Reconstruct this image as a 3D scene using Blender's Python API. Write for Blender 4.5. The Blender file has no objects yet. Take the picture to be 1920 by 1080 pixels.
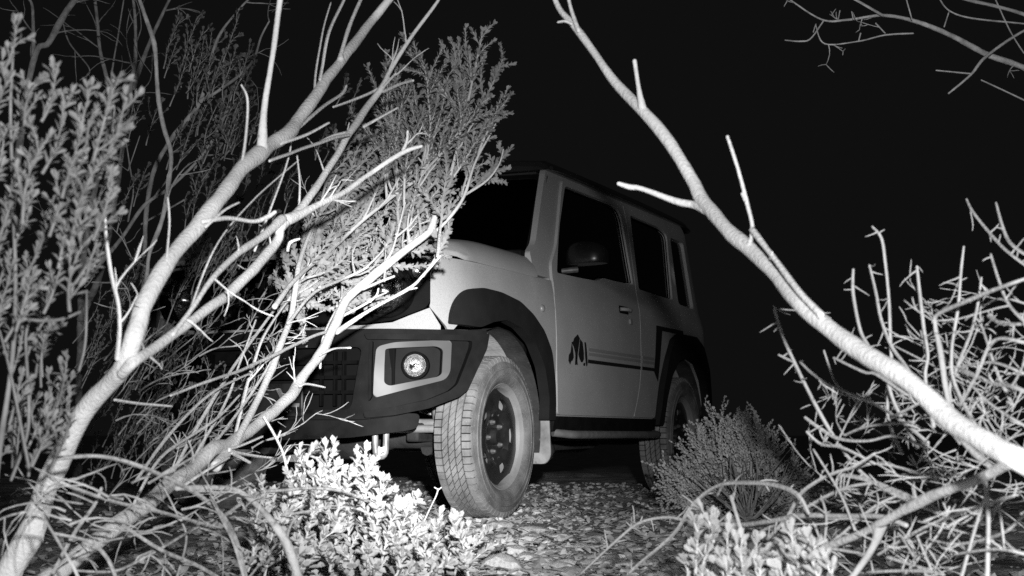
import bpy, bmesh, math, random
from mathutils import Vector, Matrix, Quaternion, noise
from mathutils.geometry import delaunay_2d_cdt
random.seed(7)
R = random.Random(11)
scene = bpy.context.scene
COL = scene.collection

# ------------------------------------------------------------------ camera
F = 2740.0                                   # focal length in pixels of a 1920 wide picture
PITCH = math.atan(275 / F)
CAM = Vector((0, 0, .35))
cd = bpy.data.cameras.new('camera'); cam = bpy.data.objects.new('camera', cd); COL.objects.link(cam)
cam.location = CAM; cam.rotation_euler = (math.pi / 2 + PITCH, 0, 0)
cd.sensor_width = 36; cd.lens = F / 1920 * 36; cd.clip_end = 1000; cd.clip_start = .05
cd.dof.use_dof = True; cd.dof.focus_distance = 5.9; cd.dof.aperture_fstop = 8
scene.camera = cam
# ------------------------------------------------------------------ night sky
world = bpy.data.worlds.new('World'); scene.world = world; world.use_nodes = True
bg = world.node_tree.nodes['Background']
bg.inputs[0].default_value = (1, 1, 1, 1); bg.inputs[1].default_value = .0048
# ------------------------------------------------------------------ the flash beside the camera
fl = bpy.data.lights.new('camera_flash', 'SPOT'); flash = bpy.data.objects.new('camera_flash', fl); COL.objects.link(flash)
fl.energy = 4700; fl.color = (1, 1, 1); fl.spot_size = math.radians(110); fl.spot_blend = .6; fl.shadow_soft_size = .03
flash.location = (.13, -.02, .62)
AIM = (Vector((-.40, 6.0, .47)) - flash.location).normalized()
flash.rotation_euler = AIM.to_track_quat('-Z', 'Y').to_euler()
# beam profile of the flash head: hot centre, long soft tail
fl.use_nodes = True; ft = fl.node_tree; fe = ft.nodes['Emission']
fi = ft.nodes.new('ShaderNodeNewGeometry'); fd_ = ft.nodes.new('ShaderNodeVectorMath'); fd_.operation = 'DOT_PRODUCT'; fd_.inputs[1].default_value = AIM
fa = ft.nodes.new('ShaderNodeMath'); fa.operation = 'ABSOLUTE'; fc = ft.nodes.new('ShaderNodeMath'); fc.operation = 'ARCCOSINE'
fm = ft.nodes.new('ShaderNodeMath'); fm.operation = 'MULTIPLY'; fm.inputs[1].default_value = 57.29578 / 40
fr = ft.nodes.new('ShaderNodeValToRGB'); fr.color_ramp.interpolation = 'B_SPLINE'
BEAM = [(0, .80), (3.5, .72), (6.5, .35), (9.5, .085), (14, .105), (19, .115), (26, .09), (40, .02)]
while len(fr.color_ramp.elements) < len(BEAM): fr.color_ramp.elements.new(.5)
for e_, (deg, v_) in zip(fr.color_ramp.elements, BEAM): e_.position = deg / 40
for e_, (deg, v_) in zip(fr.color_ramp.elements, BEAM): e_.color = (v_, v_, v_, 1)
ft.links.new(fi.outputs['Incoming'], fd_.inputs[0]); ft.links.new(fd_.outputs['Value'], fa.inputs[0]); ft.links.new(fa.outputs[0], fc.inputs[0])
ft.links.new(fc.outputs[0], fm.inputs[0]); ft.links.new(fm.outputs[0], fr.inputs[0]); ft.links.new(fr.outputs[0], fe.inputs['Strength'])
# ------------------------------------------------------------------ exposure
vs = scene.view_settings; vs.view_transform = 'Standard'; vs.look = 'None'; vs.exposure = 0; vs.gamma = 1; vs.use_curve_mapping = False
scene.cycles.use_denoising = False
scene.cycles.max_bounces = 6

CF = Vector((0, math.cos(PITCH), math.sin(PITCH))); CU = Vector((0, -math.sin(PITCH), math.cos(PITCH)))
def at(px, py, d):                            # the point seen at this pixel, d metres away
    return CAM + (Vector((1, 0, 0)) * (px - 960) + CU * (540 - py) + CF * F) * (d / F)

# ------------------------------------------------------------------ materials (an infrared picture: greys only)
def mat(name, base, rough=.7, var=0.0, scale=8.0, bump=0.0, bscale=60.0, metal=0.0, spec=.5, coat=0.0, stretch=None, detail=6.0, dust=None):
    m = bpy.data.materials.new(name); m.use_nodes = True
    nt = m.node_tree; b = nt.nodes['Principled BSDF']
    b.inputs['Base Color'].default_value = (base, base, base, 1)
    b.inputs['Roughness'].default_value = rough; b.inputs['Metallic'].default_value = metal
    b.inputs['Specular IOR Level'].default_value = spec; b.inputs['Coat Weight'].default_value = coat
    tc = nt.nodes.new('ShaderNodeTexCoord'); mp = nt.nodes.new('ShaderNodeMapping')
    nt.links.new(tc.outputs['Object'], mp.inputs[0])
    if stretch: mp.inputs['Scale'].default_value = stretch
    if var:
        n = nt.nodes.new('ShaderNodeTexNoise'); n.inputs['Scale'].default_value = scale; n.inputs['Detail'].default_value = detail
        nt.links.new(mp.outputs[0], n.inputs[0])
        r = nt.nodes.new('ShaderNodeValToRGB'); nt.links.new(n.outputs[0], r.inputs[0])
        lo = max(.002, base * (1 - var)); hi = min(.9, base * (1 + var))
        r.color_ramp.elements[0].color = (lo, lo, lo, 1); r.color_ramp.elements[0].position = .34
        r.color_ramp.elements[1].color = (hi, hi, hi, 1); r.color_ramp.elements[1].position = .68
        out = r.outputs[0]
        if dust:                              # fine pale specks
            n2 = nt.nodes.new('ShaderNodeTexNoise'); n2.inputs['Scale'].default_value = dust[0]; n2.inputs['Detail'].default_value = 3
            nt.links.new(mp.outputs[0], n2.inputs[0])
            r2 = nt.nodes.new('ShaderNodeValToRGB'); nt.links.new(n2.outputs[0], r2.inputs[0])
            r2.color_ramp.elements[0].position = dust[1]; r2.color_ramp.elements[1].position = dust[1] + .12
            mx = nt.nodes.new('ShaderNodeMixRGB'); nt.links.new(r2.outputs[0], mx.inputs[0]); nt.links.new(out, mx.inputs[1])
            mx.inputs[2].default_value = (dust[2],) * 3 + (1,); out = mx.outputs[0]
        nt.links.new(out, b.inputs['Base Color'])
    if bump:
        n = nt.nodes.new('ShaderNodeTexNoise'); n.inputs['Scale'].default_value = bscale; n.inputs['Detail'].default_value = 5
        nt.links.new(mp.outputs[0], n.inputs[0])
        bp = nt.nodes.new('ShaderNodeBump'); bp.inputs['Strength'].default_value = bump; bp.inputs['Distance'].default_value = .01
        nt.links.new(n.outputs[0], bp.inputs['Height']); nt.links.new(bp.outputs[0], b.inputs['Normal'])
    return m
def glass_mat(name, tint):
    m = bpy.data.materials.new(name); m.use_nodes = True; nt = m.node_tree; nt.nodes.clear()
    o = nt.nodes.new('ShaderNodeOutputMaterial'); t = nt.nodes.new('ShaderNodeBsdfTransparent'); g = nt.nodes.new('ShaderNodeBsdfGlossy')
    f = nt.nodes.new('ShaderNodeFresnel'); mx = nt.nodes.new('ShaderNodeMixShader')
    t.inputs[0].default_value = (tint, tint, tint, 1); g.inputs['Roughness'].default_value = .02; f.inputs[0].default_value = 1.5
    nt.links.new(f.outputs[0], mx.inputs[0]); nt.links.new(t.outputs[0], mx.inputs[1]); nt.links.new(g.outputs[0], mx.inputs[2]); nt.links.new(mx.outputs[0], o.inputs[0])
    return m
M = dict(
    face=mat('matt_black_grille', .005, .6, .3, 14, .1, 200, spec=.06),
    dimref=mat('dark_lamp_bowl', .12, .3, .8, 60, 1.0, 90, metal=.7),
    mottled=mat('mottled_reflector', .55, .32, .55, 75, 1.0, 120, metal=.6),
    paint=mat('ivory_paint', .40, .6, .08, 4, .03, 400, 0, .25, .04, dust=(330, .50, .32)),
    roof=mat('black_roof_paint', .02, .3, .2, 6, coat=.4),
    plastic=mat('black_plastic', .009, .62, .35, 14, .06, 200, spec=.10, dust=(90, .70, .03)),
    flare=mat('flare_plastic', .011, .8, .25, 10, .15, 300, dust=(70, .74, .07), spec=.25),
    trim=mat('silver_bumper_trim', .055, .45, .08, 9, dust=(120, .66, .065)),
    dark=mat('dark_cavity', .006, .9, spec=.1),
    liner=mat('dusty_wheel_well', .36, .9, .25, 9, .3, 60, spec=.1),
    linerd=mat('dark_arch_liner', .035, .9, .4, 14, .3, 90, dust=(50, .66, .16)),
    flap=mat('dusty_mud_flap', .30, .8, .35, 11, .2, 60, dust=(40, .64, .14)),
    rubber=mat('dusty_rubber', .22, .85, .3, 16, .3, 160, spec=.2, dust=(140, .6, .28)),
    rubberd=mat('groove_rubber', .02, .9, .3, 16, .2, 160, spec=.1),
    side=mat('sidewall_rubber', .15, .75, .35, 12, .3, 120, spec=.3, dust=(160, .6, .24)),
    rim=mat('dark_alloy', .022, .35, .3, 18, metal=.2, dust=(90, .7, .09)),
    lip=mat('dusty_rim_lip', .24, .6, .15, 14, .1, 90),
    plastic2=mat('satin_black_housing', .010, .30, .2, 20, spec=.4),
    nut=mat('dull_nut', .10, .5, .3, 30, metal=.3),
    bar=mat('grey_step_bar', .20, .45, .2, 20, .1, 90, metal=.2),
    steel=mat('worn_steel', .32, .45, .3, 20, .1, 90, metal=.3),
    under=mat('underbody_black', .02, .8, .5, 12, .4, 60, dust=(60, .7, .06)),
    chrome=mat('lamp_reflector', .8, .12, metal=1.0),
    lens=glass_mat('clear_lens', .92), glass=glass_mat('tinted_glass', .32), wglass=glass_mat('windscreen_glass', .5),
    decal=mat('black_decal', .012, .5), gdecal=mat('grey_decal', .27, .5),
    plate=mat('plate_black', .012, .5), ptext=mat('plate_lettering', .17, .6),
    seat=mat('seat_fabric', .03, .9, .3, 20),
    bark=mat('pale_bark', .64, .85, .14, 9, .4, 130, spec=.2, dust=(75, .62, .44)),
    bark2=mat('grey_bark', .34, .9, .35, 26, .8, 55, spec=.2, dust=(70, .62, .18)),
    bark4=mat('dark_stem_bark', .14, .9, .3, 20, .3, 90, spec=.1),
    bark5=mat('twig_bark', .42, .85, .2, 14, .4, 110, spec=.2, dust=(70, .62, .28)),
    bark3=mat('dull_bark', .30, .9, .35, 26, .6, 55, spec=.1),
    leaf=mat('pale_leaf', .40, .6, .22, 22, .2, 90, spec=.3),
    leaf2=mat('grey_leaf', .30, .65, .3, 20, .2, 90, spec=.25),
    leaf3=mat('dull_leaf', .13, .7, .35, 16, .2, 90, spec=.2),
    leaf4=mat('bush_leaf', .14, .7, .3, 16, .2, 90, spec=.2),
    leaf5=mat('fine_bush_leaf', .60, .7, .25, 16, .2, 90, spec=.2),
    soil=mat('dry_soil', .52, .95, .45, 5, .8, 70, spec=.1, detail=10, dust=(38, .60, .55)),
    stone=mat('flat_stone', .58, .9, .25, 14, .5, 60, spec=.15),
    litter=mat('dry_litter', .60, .85, .4, 9, spec=.15),
    gravel=mat('gravel', .52, .9, .5, 7, spec=.15),
)
# ------------------------------------------------------------------ helpers
def finish(me, m, sharp=35):
    me.materials.append(m)
    me.polygons.foreach_set('use_smooth', [True] * len(me.polygons))
    if sharp: me.set_sharp_from_angle(angle=math.radians(sharp))
    me.update()
def link(name, me, parent=None):
    o = bpy.data.objects.new(name, me); COL.objects.link(o)
    if parent: o.parent = parent
    return o
def empty(name, loc=(0, 0, 0), rz=0, label=None, cat=None, group=None):
    o = bpy.data.objects.new(name, None); COL.objects.link(o); o.location = loc; o.rotation_euler = (0, 0, rz); o.empty_display_size = .1
    if label: o['label'] = label; o['category'] = cat
    if group: o['group'] = group
    return o
def bmobj(name, bm, m, parent=None, sharp=35, bevel=0, seg=2):
    bmesh.ops.recalc_face_normals(bm, faces=bm.faces)
    me = bpy.data.meshes.new(name); bm.to_mesh(me); bm.free(); finish(me, m, sharp)
    o = link(name, me, parent)
    if bevel:
        b = o.modifiers.new('bevel', 'BEVEL'); b.width = bevel; b.segments = seg; b.limit_method = 'ANGLE'; b.angle_limit = math.radians(40)
    return o
def pyobj(name, vs_, fs, m, parent=None, sharp=35):
    me = bpy.data.meshes.new(name); me.from_pydata(vs_, [], fs); finish(me, m, sharp)
    return link(name, me, parent)
def add_box(bm, c, s, rot=None):
    r = bmesh.ops.create_cube(bm, size=1)
    for v in r['verts']:
        p = Vector((v.co.x * s[0], v.co.y * s[1], v.co.z * s[2]))
        if rot: p = rot @ p
        v.co = p + Vector(c)
def box(name, c, s, m, parent, bevel=.004, rot=None):
    bm = bmesh.new(); add_box(bm, c, s, rot); return bmobj(name, bm, m, parent, 35, bevel)
def inside(p, poly):
    x, y = p; c = False; j = len(poly) - 1
    for i in range(len(poly)):
        xi, yi = poly[i]; xj, yj = poly[j]
        if (yi > y) != (yj > y) and x < (xj - xi) * (y - yi) / (yj - yi) + xi: c = not c
        j = i
    return c
def fillet(pts, r=.03, seg=4):
    out = []; n = len(pts)
    for i, p in enumerate(pts):
        rr = r
        if len(p) == 3: rr = p[2]
        p = Vector(p[:2]); a = Vector(pts[i - 1][:2]) - p; b = Vector(pts[(i + 1) % n][:2]) - p
        if rr <= 0 or a.length < 1e-6 or b.length < 1e-6: out.append((p.x, p.y)); continue
        d = min(rr, a.length * .48, b.length * .48); p0 = p + a.normalized() * d; p1 = p + b.normalized() * d
        for k in range(seg + 1):
            t = k / seg; q = p0 * (1 - t) ** 2 + p * 2 * t * (1 - t) + p1 * t * t; out.append((q.x, q.y))
    return out
def densify(poly, g):
    out = []
    for i, p in enumerate(poly):
        q = poly[(i + 1) % len(poly)]; d = math.dist(p, q); n = max(1, int(d / g))
        for k in range(n): t = k / n; out.append((p[0] + (q[0] - p[0]) * t, p[1] + (q[1] - p[1]) * t))
    return out
def segdist(p, a, b):
    ax, ay = a; bx, by = b; dx, dy = bx - ax, by - ay; L = dx * dx + dy * dy
    t = 0 if L == 0 else max(0, min(1, ((p[0] - ax) * dx + (p[1] - ay) * dy) / L))
    return math.hypot(p[0] - ax - t * dx, p[1] - ay - t * dy)
def panel(name, outline, holes, fn, t, m, parent, g=.07, off=0, bevel=.003):
    """sheet metal: a 2-D outline with holes laid on the surface fn(u, v, offset), t thick"""
    polys = [densify(outline, g)] + [densify(h, g) for h in holes]
    V, E = [], []
    for P in polys:
        b = len(V); V += P; E += [(b + i, b + (i + 1) % len(P)) for i in range(len(P))]
    us = [p[0] for p in polys[0]]; vv = [p[1] for p in polys[0]]
    y = min(vv) + g * .5; row = 0
    nb = len(V); segs = [(V[a], V[b]) for a, b in E]
    while y < max(vv):
        x = min(us) + g * (.5 if row % 2 else .25)
        while x < max(us):
            if inside((x, y), polys[0]) and not any(inside((x, y), h) for h in polys[1:]):
                if all(abs(a[0] - x) > g * 2.2 and abs(b_[0] - x) > g * 2.2 or segdist((x, y), a, b_) > g * .4 for a, b_ in segs): V.append((x, y))
            x += g
        y += g * .9; row += 1
    r = delaunay_2d_cdt([Vector(p) for p in V], E, [], 0, 1e-6)
    ov = [(p.x, p.y) for p in r[0]]; tri = []
    for f in r[2]:
        c = (sum(ov[i][0] for i in f) / 3, sum(ov[i][1] for i in f) / 3)
        if inside(c, polys[0]) and not any(inside(c, h) for h in polys[1:]): tri.append(tuple(f))
    n = len(ov)
    vs_ = [fn(u, v, off) for u, v in ov] + [fn(u, v, off - t) for u, v in ov]
    cnt = {}
    for f in tri:
        for k in range(3): e = (f[k], f[(k + 1) % 3]); cnt[e] = 1
    fs = list(tri) + [tuple(i + n for i in reversed(f)) for f in tri]
    for a, b in cnt:
        if (b, a) not in cnt: fs.append((b, a, a + n, b + n))
    bm = bmesh.new(); bv = [bm.verts.new(p) for p in vs_]
    for f in fs:
        try: bm.faces.new([bv[i] for i in f])
        except ValueError: pass
    for v in [v for v in bm.verts if not v.link_faces]: bm.verts.remove(v)
    return bmobj(name, bm, m, parent, 35, bevel)
def catmull(P, n=5):
    out = []
    for i in range(len(P) - 1):
        p0 = P[max(i - 1, 0)]; p1 = P[i]; p2 = P[i + 1]; p3 = P[min(i + 2, len(P) - 1)]
        for k in range(n):
            t = k / n
            out.append(tuple(.5 * (2 * b + (c - a) * t + (2 * a - 5 * b + 4 * c - d) * t * t + (3 * b - a - 3 * c + d) * t ** 3) for a, b, c, d in zip(p0, p1, p2, p3)))
    out.append(tuple(P[-1])); return out
def tube_data(pts, rad, n=8, V=None, Fc=None, cap=True):
    V = [] if V is None else V; Fc = [] if Fc is None else Fc
    b0 = len(V); pr = None; m = len(pts)
    for i in range(m):
        d = (pts[min(i + 1, m - 1)] - pts[max(i - 1, 0)])
        d = d.normalized() if d.length > 1e-9 else Vector((0, 0, 1))
        if pr is None: pr = d.orthogonal().normalized()
        pr = (pr - d * pr.dot(d)); pr = pr.normalized() if pr.length > 1e-6 else d.orthogonal().normalized()
        q = d.cross(pr)
        for k in range(n):
            a = 2 * math.pi * k / n; V.append(pts[i] + (pr * math.cos(a) + q * math.sin(a)) * rad[i])
    for i in range(m - 1):
        for k in range(n):
            a = b0 + i * n + k; b = b0 + i * n + (k + 1) % n; Fc.append((a, b, b + n, a + n))
    if cap:
        Fc.append(tuple(b0 + k for k in reversed(range(n)))); e = b0 + (m - 1) * n; Fc.append(tuple(e + k for k in range(n)))
    return V, Fc
def tube(name, pts, r, m, parent, n=10):
    pts = [Vector(p) for p in pts]; V, Fc = tube_data(pts, r if isinstance(r, list) else [r] * len(pts), n)
    return pyobj(name, V, Fc, m, parent, 50)
def lathe(name, prof, m, parent=None, n=64, sharp=30, closed=False):   # (y, r) about the Y axis
    V, Fc = [], []; k = len(prof)
    for i in range(n):
        a = 2 * math.pi * i / n
        for y, r in prof: V.append((r * math.cos(a), y, r * math.sin(a)))
    for i in range(n):
        for j in range(k - 1 + (1 if closed else 0)):
            a = i * k + j; b = i * k + (j + 1) % k; c = ((i + 1) % n) * k + (j + 1) % k; d = ((i + 1) % n) * k + j
            Fc.append((a, b, c, d))
    bm = bmesh.new(); bv = [bm.verts.new(p) for p in V]
    for f in Fc: bm.faces.new([bv[i] for i in f])
    bmesh.ops.remove_doubles(bm, verts=bm.verts, dist=1e-6)
    return bmobj(name, bm, m, parent, sharp)
def interp(x, X, Y):
    if x <= X[0]: return Y[0]
    for i in range(1, len(X)):
        if x <= X[i]: return Y[i - 1] + (Y[i] - Y[i - 1]) * (x - X[i - 1]) / (X[i] - X[i - 1])
    return Y[-1]

# ================================================================== ground
def gh(x, y):
    h = .030 * noise.noise(Vector((x * .8, y * .8, 3))) + .018 * noise.noise(Vector((x * 2.6, y * 2.6, 7))) + .011 * noise.noise(Vector((x * 9, y * 9, 1)))
    return h * min(1, max(.25, abs(math.hypot(x, y) - 0) / 3)) - .012
xs = [-400, -150, -60, -25, -12] + [-7 + .07 * i for i in range(201)] + [12, 25, 60, 150, 400]
ys = [-200, -60, -20, -6, 0] + [2 + .06 * i for i in range(190)] + [16, 20, 28, 45, 90, 200, 500]
V = [(x, y, gh(x, y)) for y in ys for x in xs]; nx = len(xs)
ground = pyobj('ground', V, [(j * nx + i, j * nx + i + 1, (j + 1) * nx + i + 1, (j + 1) * nx + i) for j in range(len(ys) - 1) for i in range(nx - 1)], M['soil'], None, 0)
ground['kind'] = 'structure'
def stone_mesh(seed, flat):
    r = random.Random(seed); bm = bmesh.new(); bmesh.ops.create_icosphere(bm, subdivisions=2, radius=.5)
    pl = [(Vector((r.gauss(0, 1), r.gauss(0, 1), r.gauss(0, .8))).normalized(), r.uniform(.28, .46)) for _ in range(7)]
    for v in bm.verts:
        for nn, d in pl:
            k = v.co.dot(nn) - d
            if k > 0: v.co -= nn * k
        v.co *= 1 + .12 * noise.noise(v.co * 3 + Vector((seed, 0, 0)))
        v.co.z *= flat
    me = bpy.data.meshes.new('stone'); bmesh.ops.recalc_face_normals(bm, faces=bm.faces); bm.to_mesh(me); bm.free(); finish(me, M['stone'], 28); return me
SM = [stone_mesh(i, f) for i, f in enumerate((.3, .22, .4, .28, .5, .2))]
def stone(x, y, s, k=None, sx=1.0):
    o = link('stone', SM[R.randrange(6) if k is None else k], ground)
    o.location = (x, y, gh(x, y) + s * .08); o.scale = (s * sx, s * R.uniform(.7, 1), s * R.uniform(.8, 1.2)); o.rotation_euler = (R.uniform(-.12, .12), R.uniform(-.12, .12), R.uniform(0, 6.3))
    return o
def gpt(px, py):
    d = (CAM.z + .01) / ((py - 815) / F) * 1.0
    return (px - 960) / F * d, d
for px, py, s in [(p_, q_, .72 * r_) for p_, q_, r_ in [(935, 985, .17), (1000, 992, .20), (985, 1012, .14), (1045, 1003, .12), (905, 1000, .12), (960, 1030, .17), (1020, 1040, .15), (1085, 1022, .12), (1050, 1052, .16), (1130, 985, .09), (1020, 960, .08),
                  (1075, 975, .07), (1150, 950, .08), (1060, 955, .06), (1080, 913, .05), (1125, 916, .05), (1110, 935, .06), (1165, 975, .06), (940, 1058, .18), (900, 1050, .14), (1110, 1050, .12), (1180, 1020, .09), (1000, 1070, .15), (1075, 1072, .16),
                  (880, 1020, .1), (1230, 1015, .09), (1270, 1040, .1), (860, 980, .07), (1120, 968, .06), (1040, 965, .07)]]:
    x, y = gpt(px, py); stone(x, y, s)
for i in range(170):
    px, py = R.uniform(850, 1290), 985 + 95 * R.random() ** .8
    x, y = gpt(px, py); stone(x, y, .018 + .09 * R.random() ** 2, R.choice((0, 1, 2, 3, 5)))
for i in range(90):
    y = R.uniform(3.6, 8.5); x = R.uniform(-.1, .16) * y + R.gauss(0, .25); stone(x, y, R.uniform(.02, .065))
# gravel and dry litter nobody could count
def scatter_stones(n):
    V, Fc = [], []
    base = [Vector(p) for p in ((1, 0, 0), (-1, 0, 0), (0, 1, 0), (0, -1, 0), (0, 0, 1), (0, 0, -1))]
    tr = [(0, 2, 4), (2, 1, 4), (1, 3, 4), (3, 0, 4), (2, 0, 5), (1, 2, 5), (3, 1, 5), (0, 3, 5)]
    for _ in range(n):
        y = 3.3 + R.random() ** 1.5 * 8; x = R.gauss(.02, .17) * y; s = .004 + .020 * R.random() ** 2.5
        q = Quaternion((R.gauss(0, 1), R.gauss(0, 1), R.gauss(0, 1), R.gauss(0, 1))).normalized(); b = len(V); o = Vector((x, y, gh(x, y) + s * .3))
        for p in base: w = q @ p * s * R.uniform(.7, 1.3); V.append(o + Vector((w.x, w.y, w.z * .6)))
        Fc += [tuple(b + i for i in t) for t in tr]
    return V, Fc
g_ = pyobj('gravel', *scatter_stones(7000), M['gravel'], None, 20); g_['kind'] = 'stuff'; g_['label'] = 'loose gravel strewn over the dry soil'; g_['category'] = 'gravel'
def scatter_litter(n):
    V, Fc = [], []
    for _ in range(n):
        y = 3.2 + R.random() ** 1.6 * 6; x = R.gauss(.03, .15) * y
        if R.random() < .3: x = R.uniform(-.36, .36) * y
        L = R.uniform(.008, .034); w = L * R.uniform(.2, .5); a = R.uniform(0, 6.28); b = len(V); z = gh(x, y) + R.uniform(.002, .014); c = R.uniform(-.35, .35); tl = R.uniform(-.5, .5)
        for u, v in ((-1, 0), (-.4, -1), (.5, -.8), (1, 0), (.5, .8), (-.4, 1), (0, 0)):
            lx, ly = u * L, v * w; V.append((x + lx * math.cos(a) - ly * math.sin(a), y + lx * math.sin(a) + ly * math.cos(a), z + c * L * (1 - u * u) * .6 + abs(v) * w * .3 + tl * lx))
        Fc += [(b + i, b + (i + 1) % 6, b + 6) for i in range(6)]
    return V, Fc
l_ = pyobj('leaf_litter', *scatter_litter(9000), M['litter'], None, 0); l_['kind'] = 'stuff'; l_['label'] = 'dry leaf and bark litter on the ground'; l_['category'] = 'litter'

# ================================================================== the off-road car
ANG = math.radians(23.9)
car = empty('off_road_car', (-.7474, 6.6142, 0), math.atan2(-math.cos(ANG), -math.sin(ANG)), 'boxy pale off-road car with black bumper, flared arches and door decal, parked among shrubs', 'car')
PLAN = catmull([(-3.30, .62), (-3.24, .70), (-3.15, .765), (-3.0, .787), (-2.5, .79), (-2.0, .79), (-1.3, .79), (-.6, .79), (-.1, .79), (.2, .787), (.32, .777), (.39, .757), (.44, .728), (.48, .68), (.51, .62), (.54, .54), (.56, .45), (.575, .30), (.58, .15), (.582, 0)], 8)
SS = [0.0]
for a, b in zip(PLAN, PLAN[1:]): SS.append(SS[-1] + math.dist(a, b))
i0 = min(range(len(PLAN)), key=lambda i: abs(PLAN[i][0] + .6)); k0 = SS[i0] + .6; SS = [s - k0 for s in SS]
PX = [p[0] for p in PLAN]; PY = [p[1] for p in PLAN]
HZ = [.35, .45, .6, .78, .95, 1.04, 1.075, 1.10, 1.16, 1.60, 1.68, 1.72]; HO = [.03, .012, .004, 0, .004, .014, .028, .036, .048, .122, .14, .17]
def side(sgn):
    def fn(s, z, off=0):
        x = interp(s, SS, PX); y = interp(s, SS, PY); e = .02
        tx = interp(s + e, SS, PX) - interp(s - e, SS, PX); ty = interp(s + e, SS, PY) - interp(s - e, SS, PY); L = math.hypot(tx, ty)
        o = off - interp(z, HZ, HO)
        return Vector((x - ty / L * o, sgn * (y + tx / L * o), z))
    return fn
SEND = SS[-1]
def sY(Y):  # arc position of a lateral offset on the nose
    return interp(-Y, [-p for p in PY[100:]], SS[100:])
# --- bumper surface
BY = [0, .15, .25, .35, .5, .57, .634, .69, .736, .79, .826, .845, .86]; BX = [.68, .676, .667, .657, .630, .588, .54, .492, .455, .40, .355, .33, .30]
def bump_fn(y, z, off=0):
    a = abs(y); x = interp(a, BY, BX); e = .03
    dx = (interp(a + e, BY, BX) - interp(max(a - e, 0), BY, BX)) / (2 * e); n = Vector((1, -dx * (1 if y >= 0 else -1))).normalized()
    lean = .10 * (z - .6)
    return Vector((x + n.x * off - max(0, lean), y + n.y * off, z))

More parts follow.
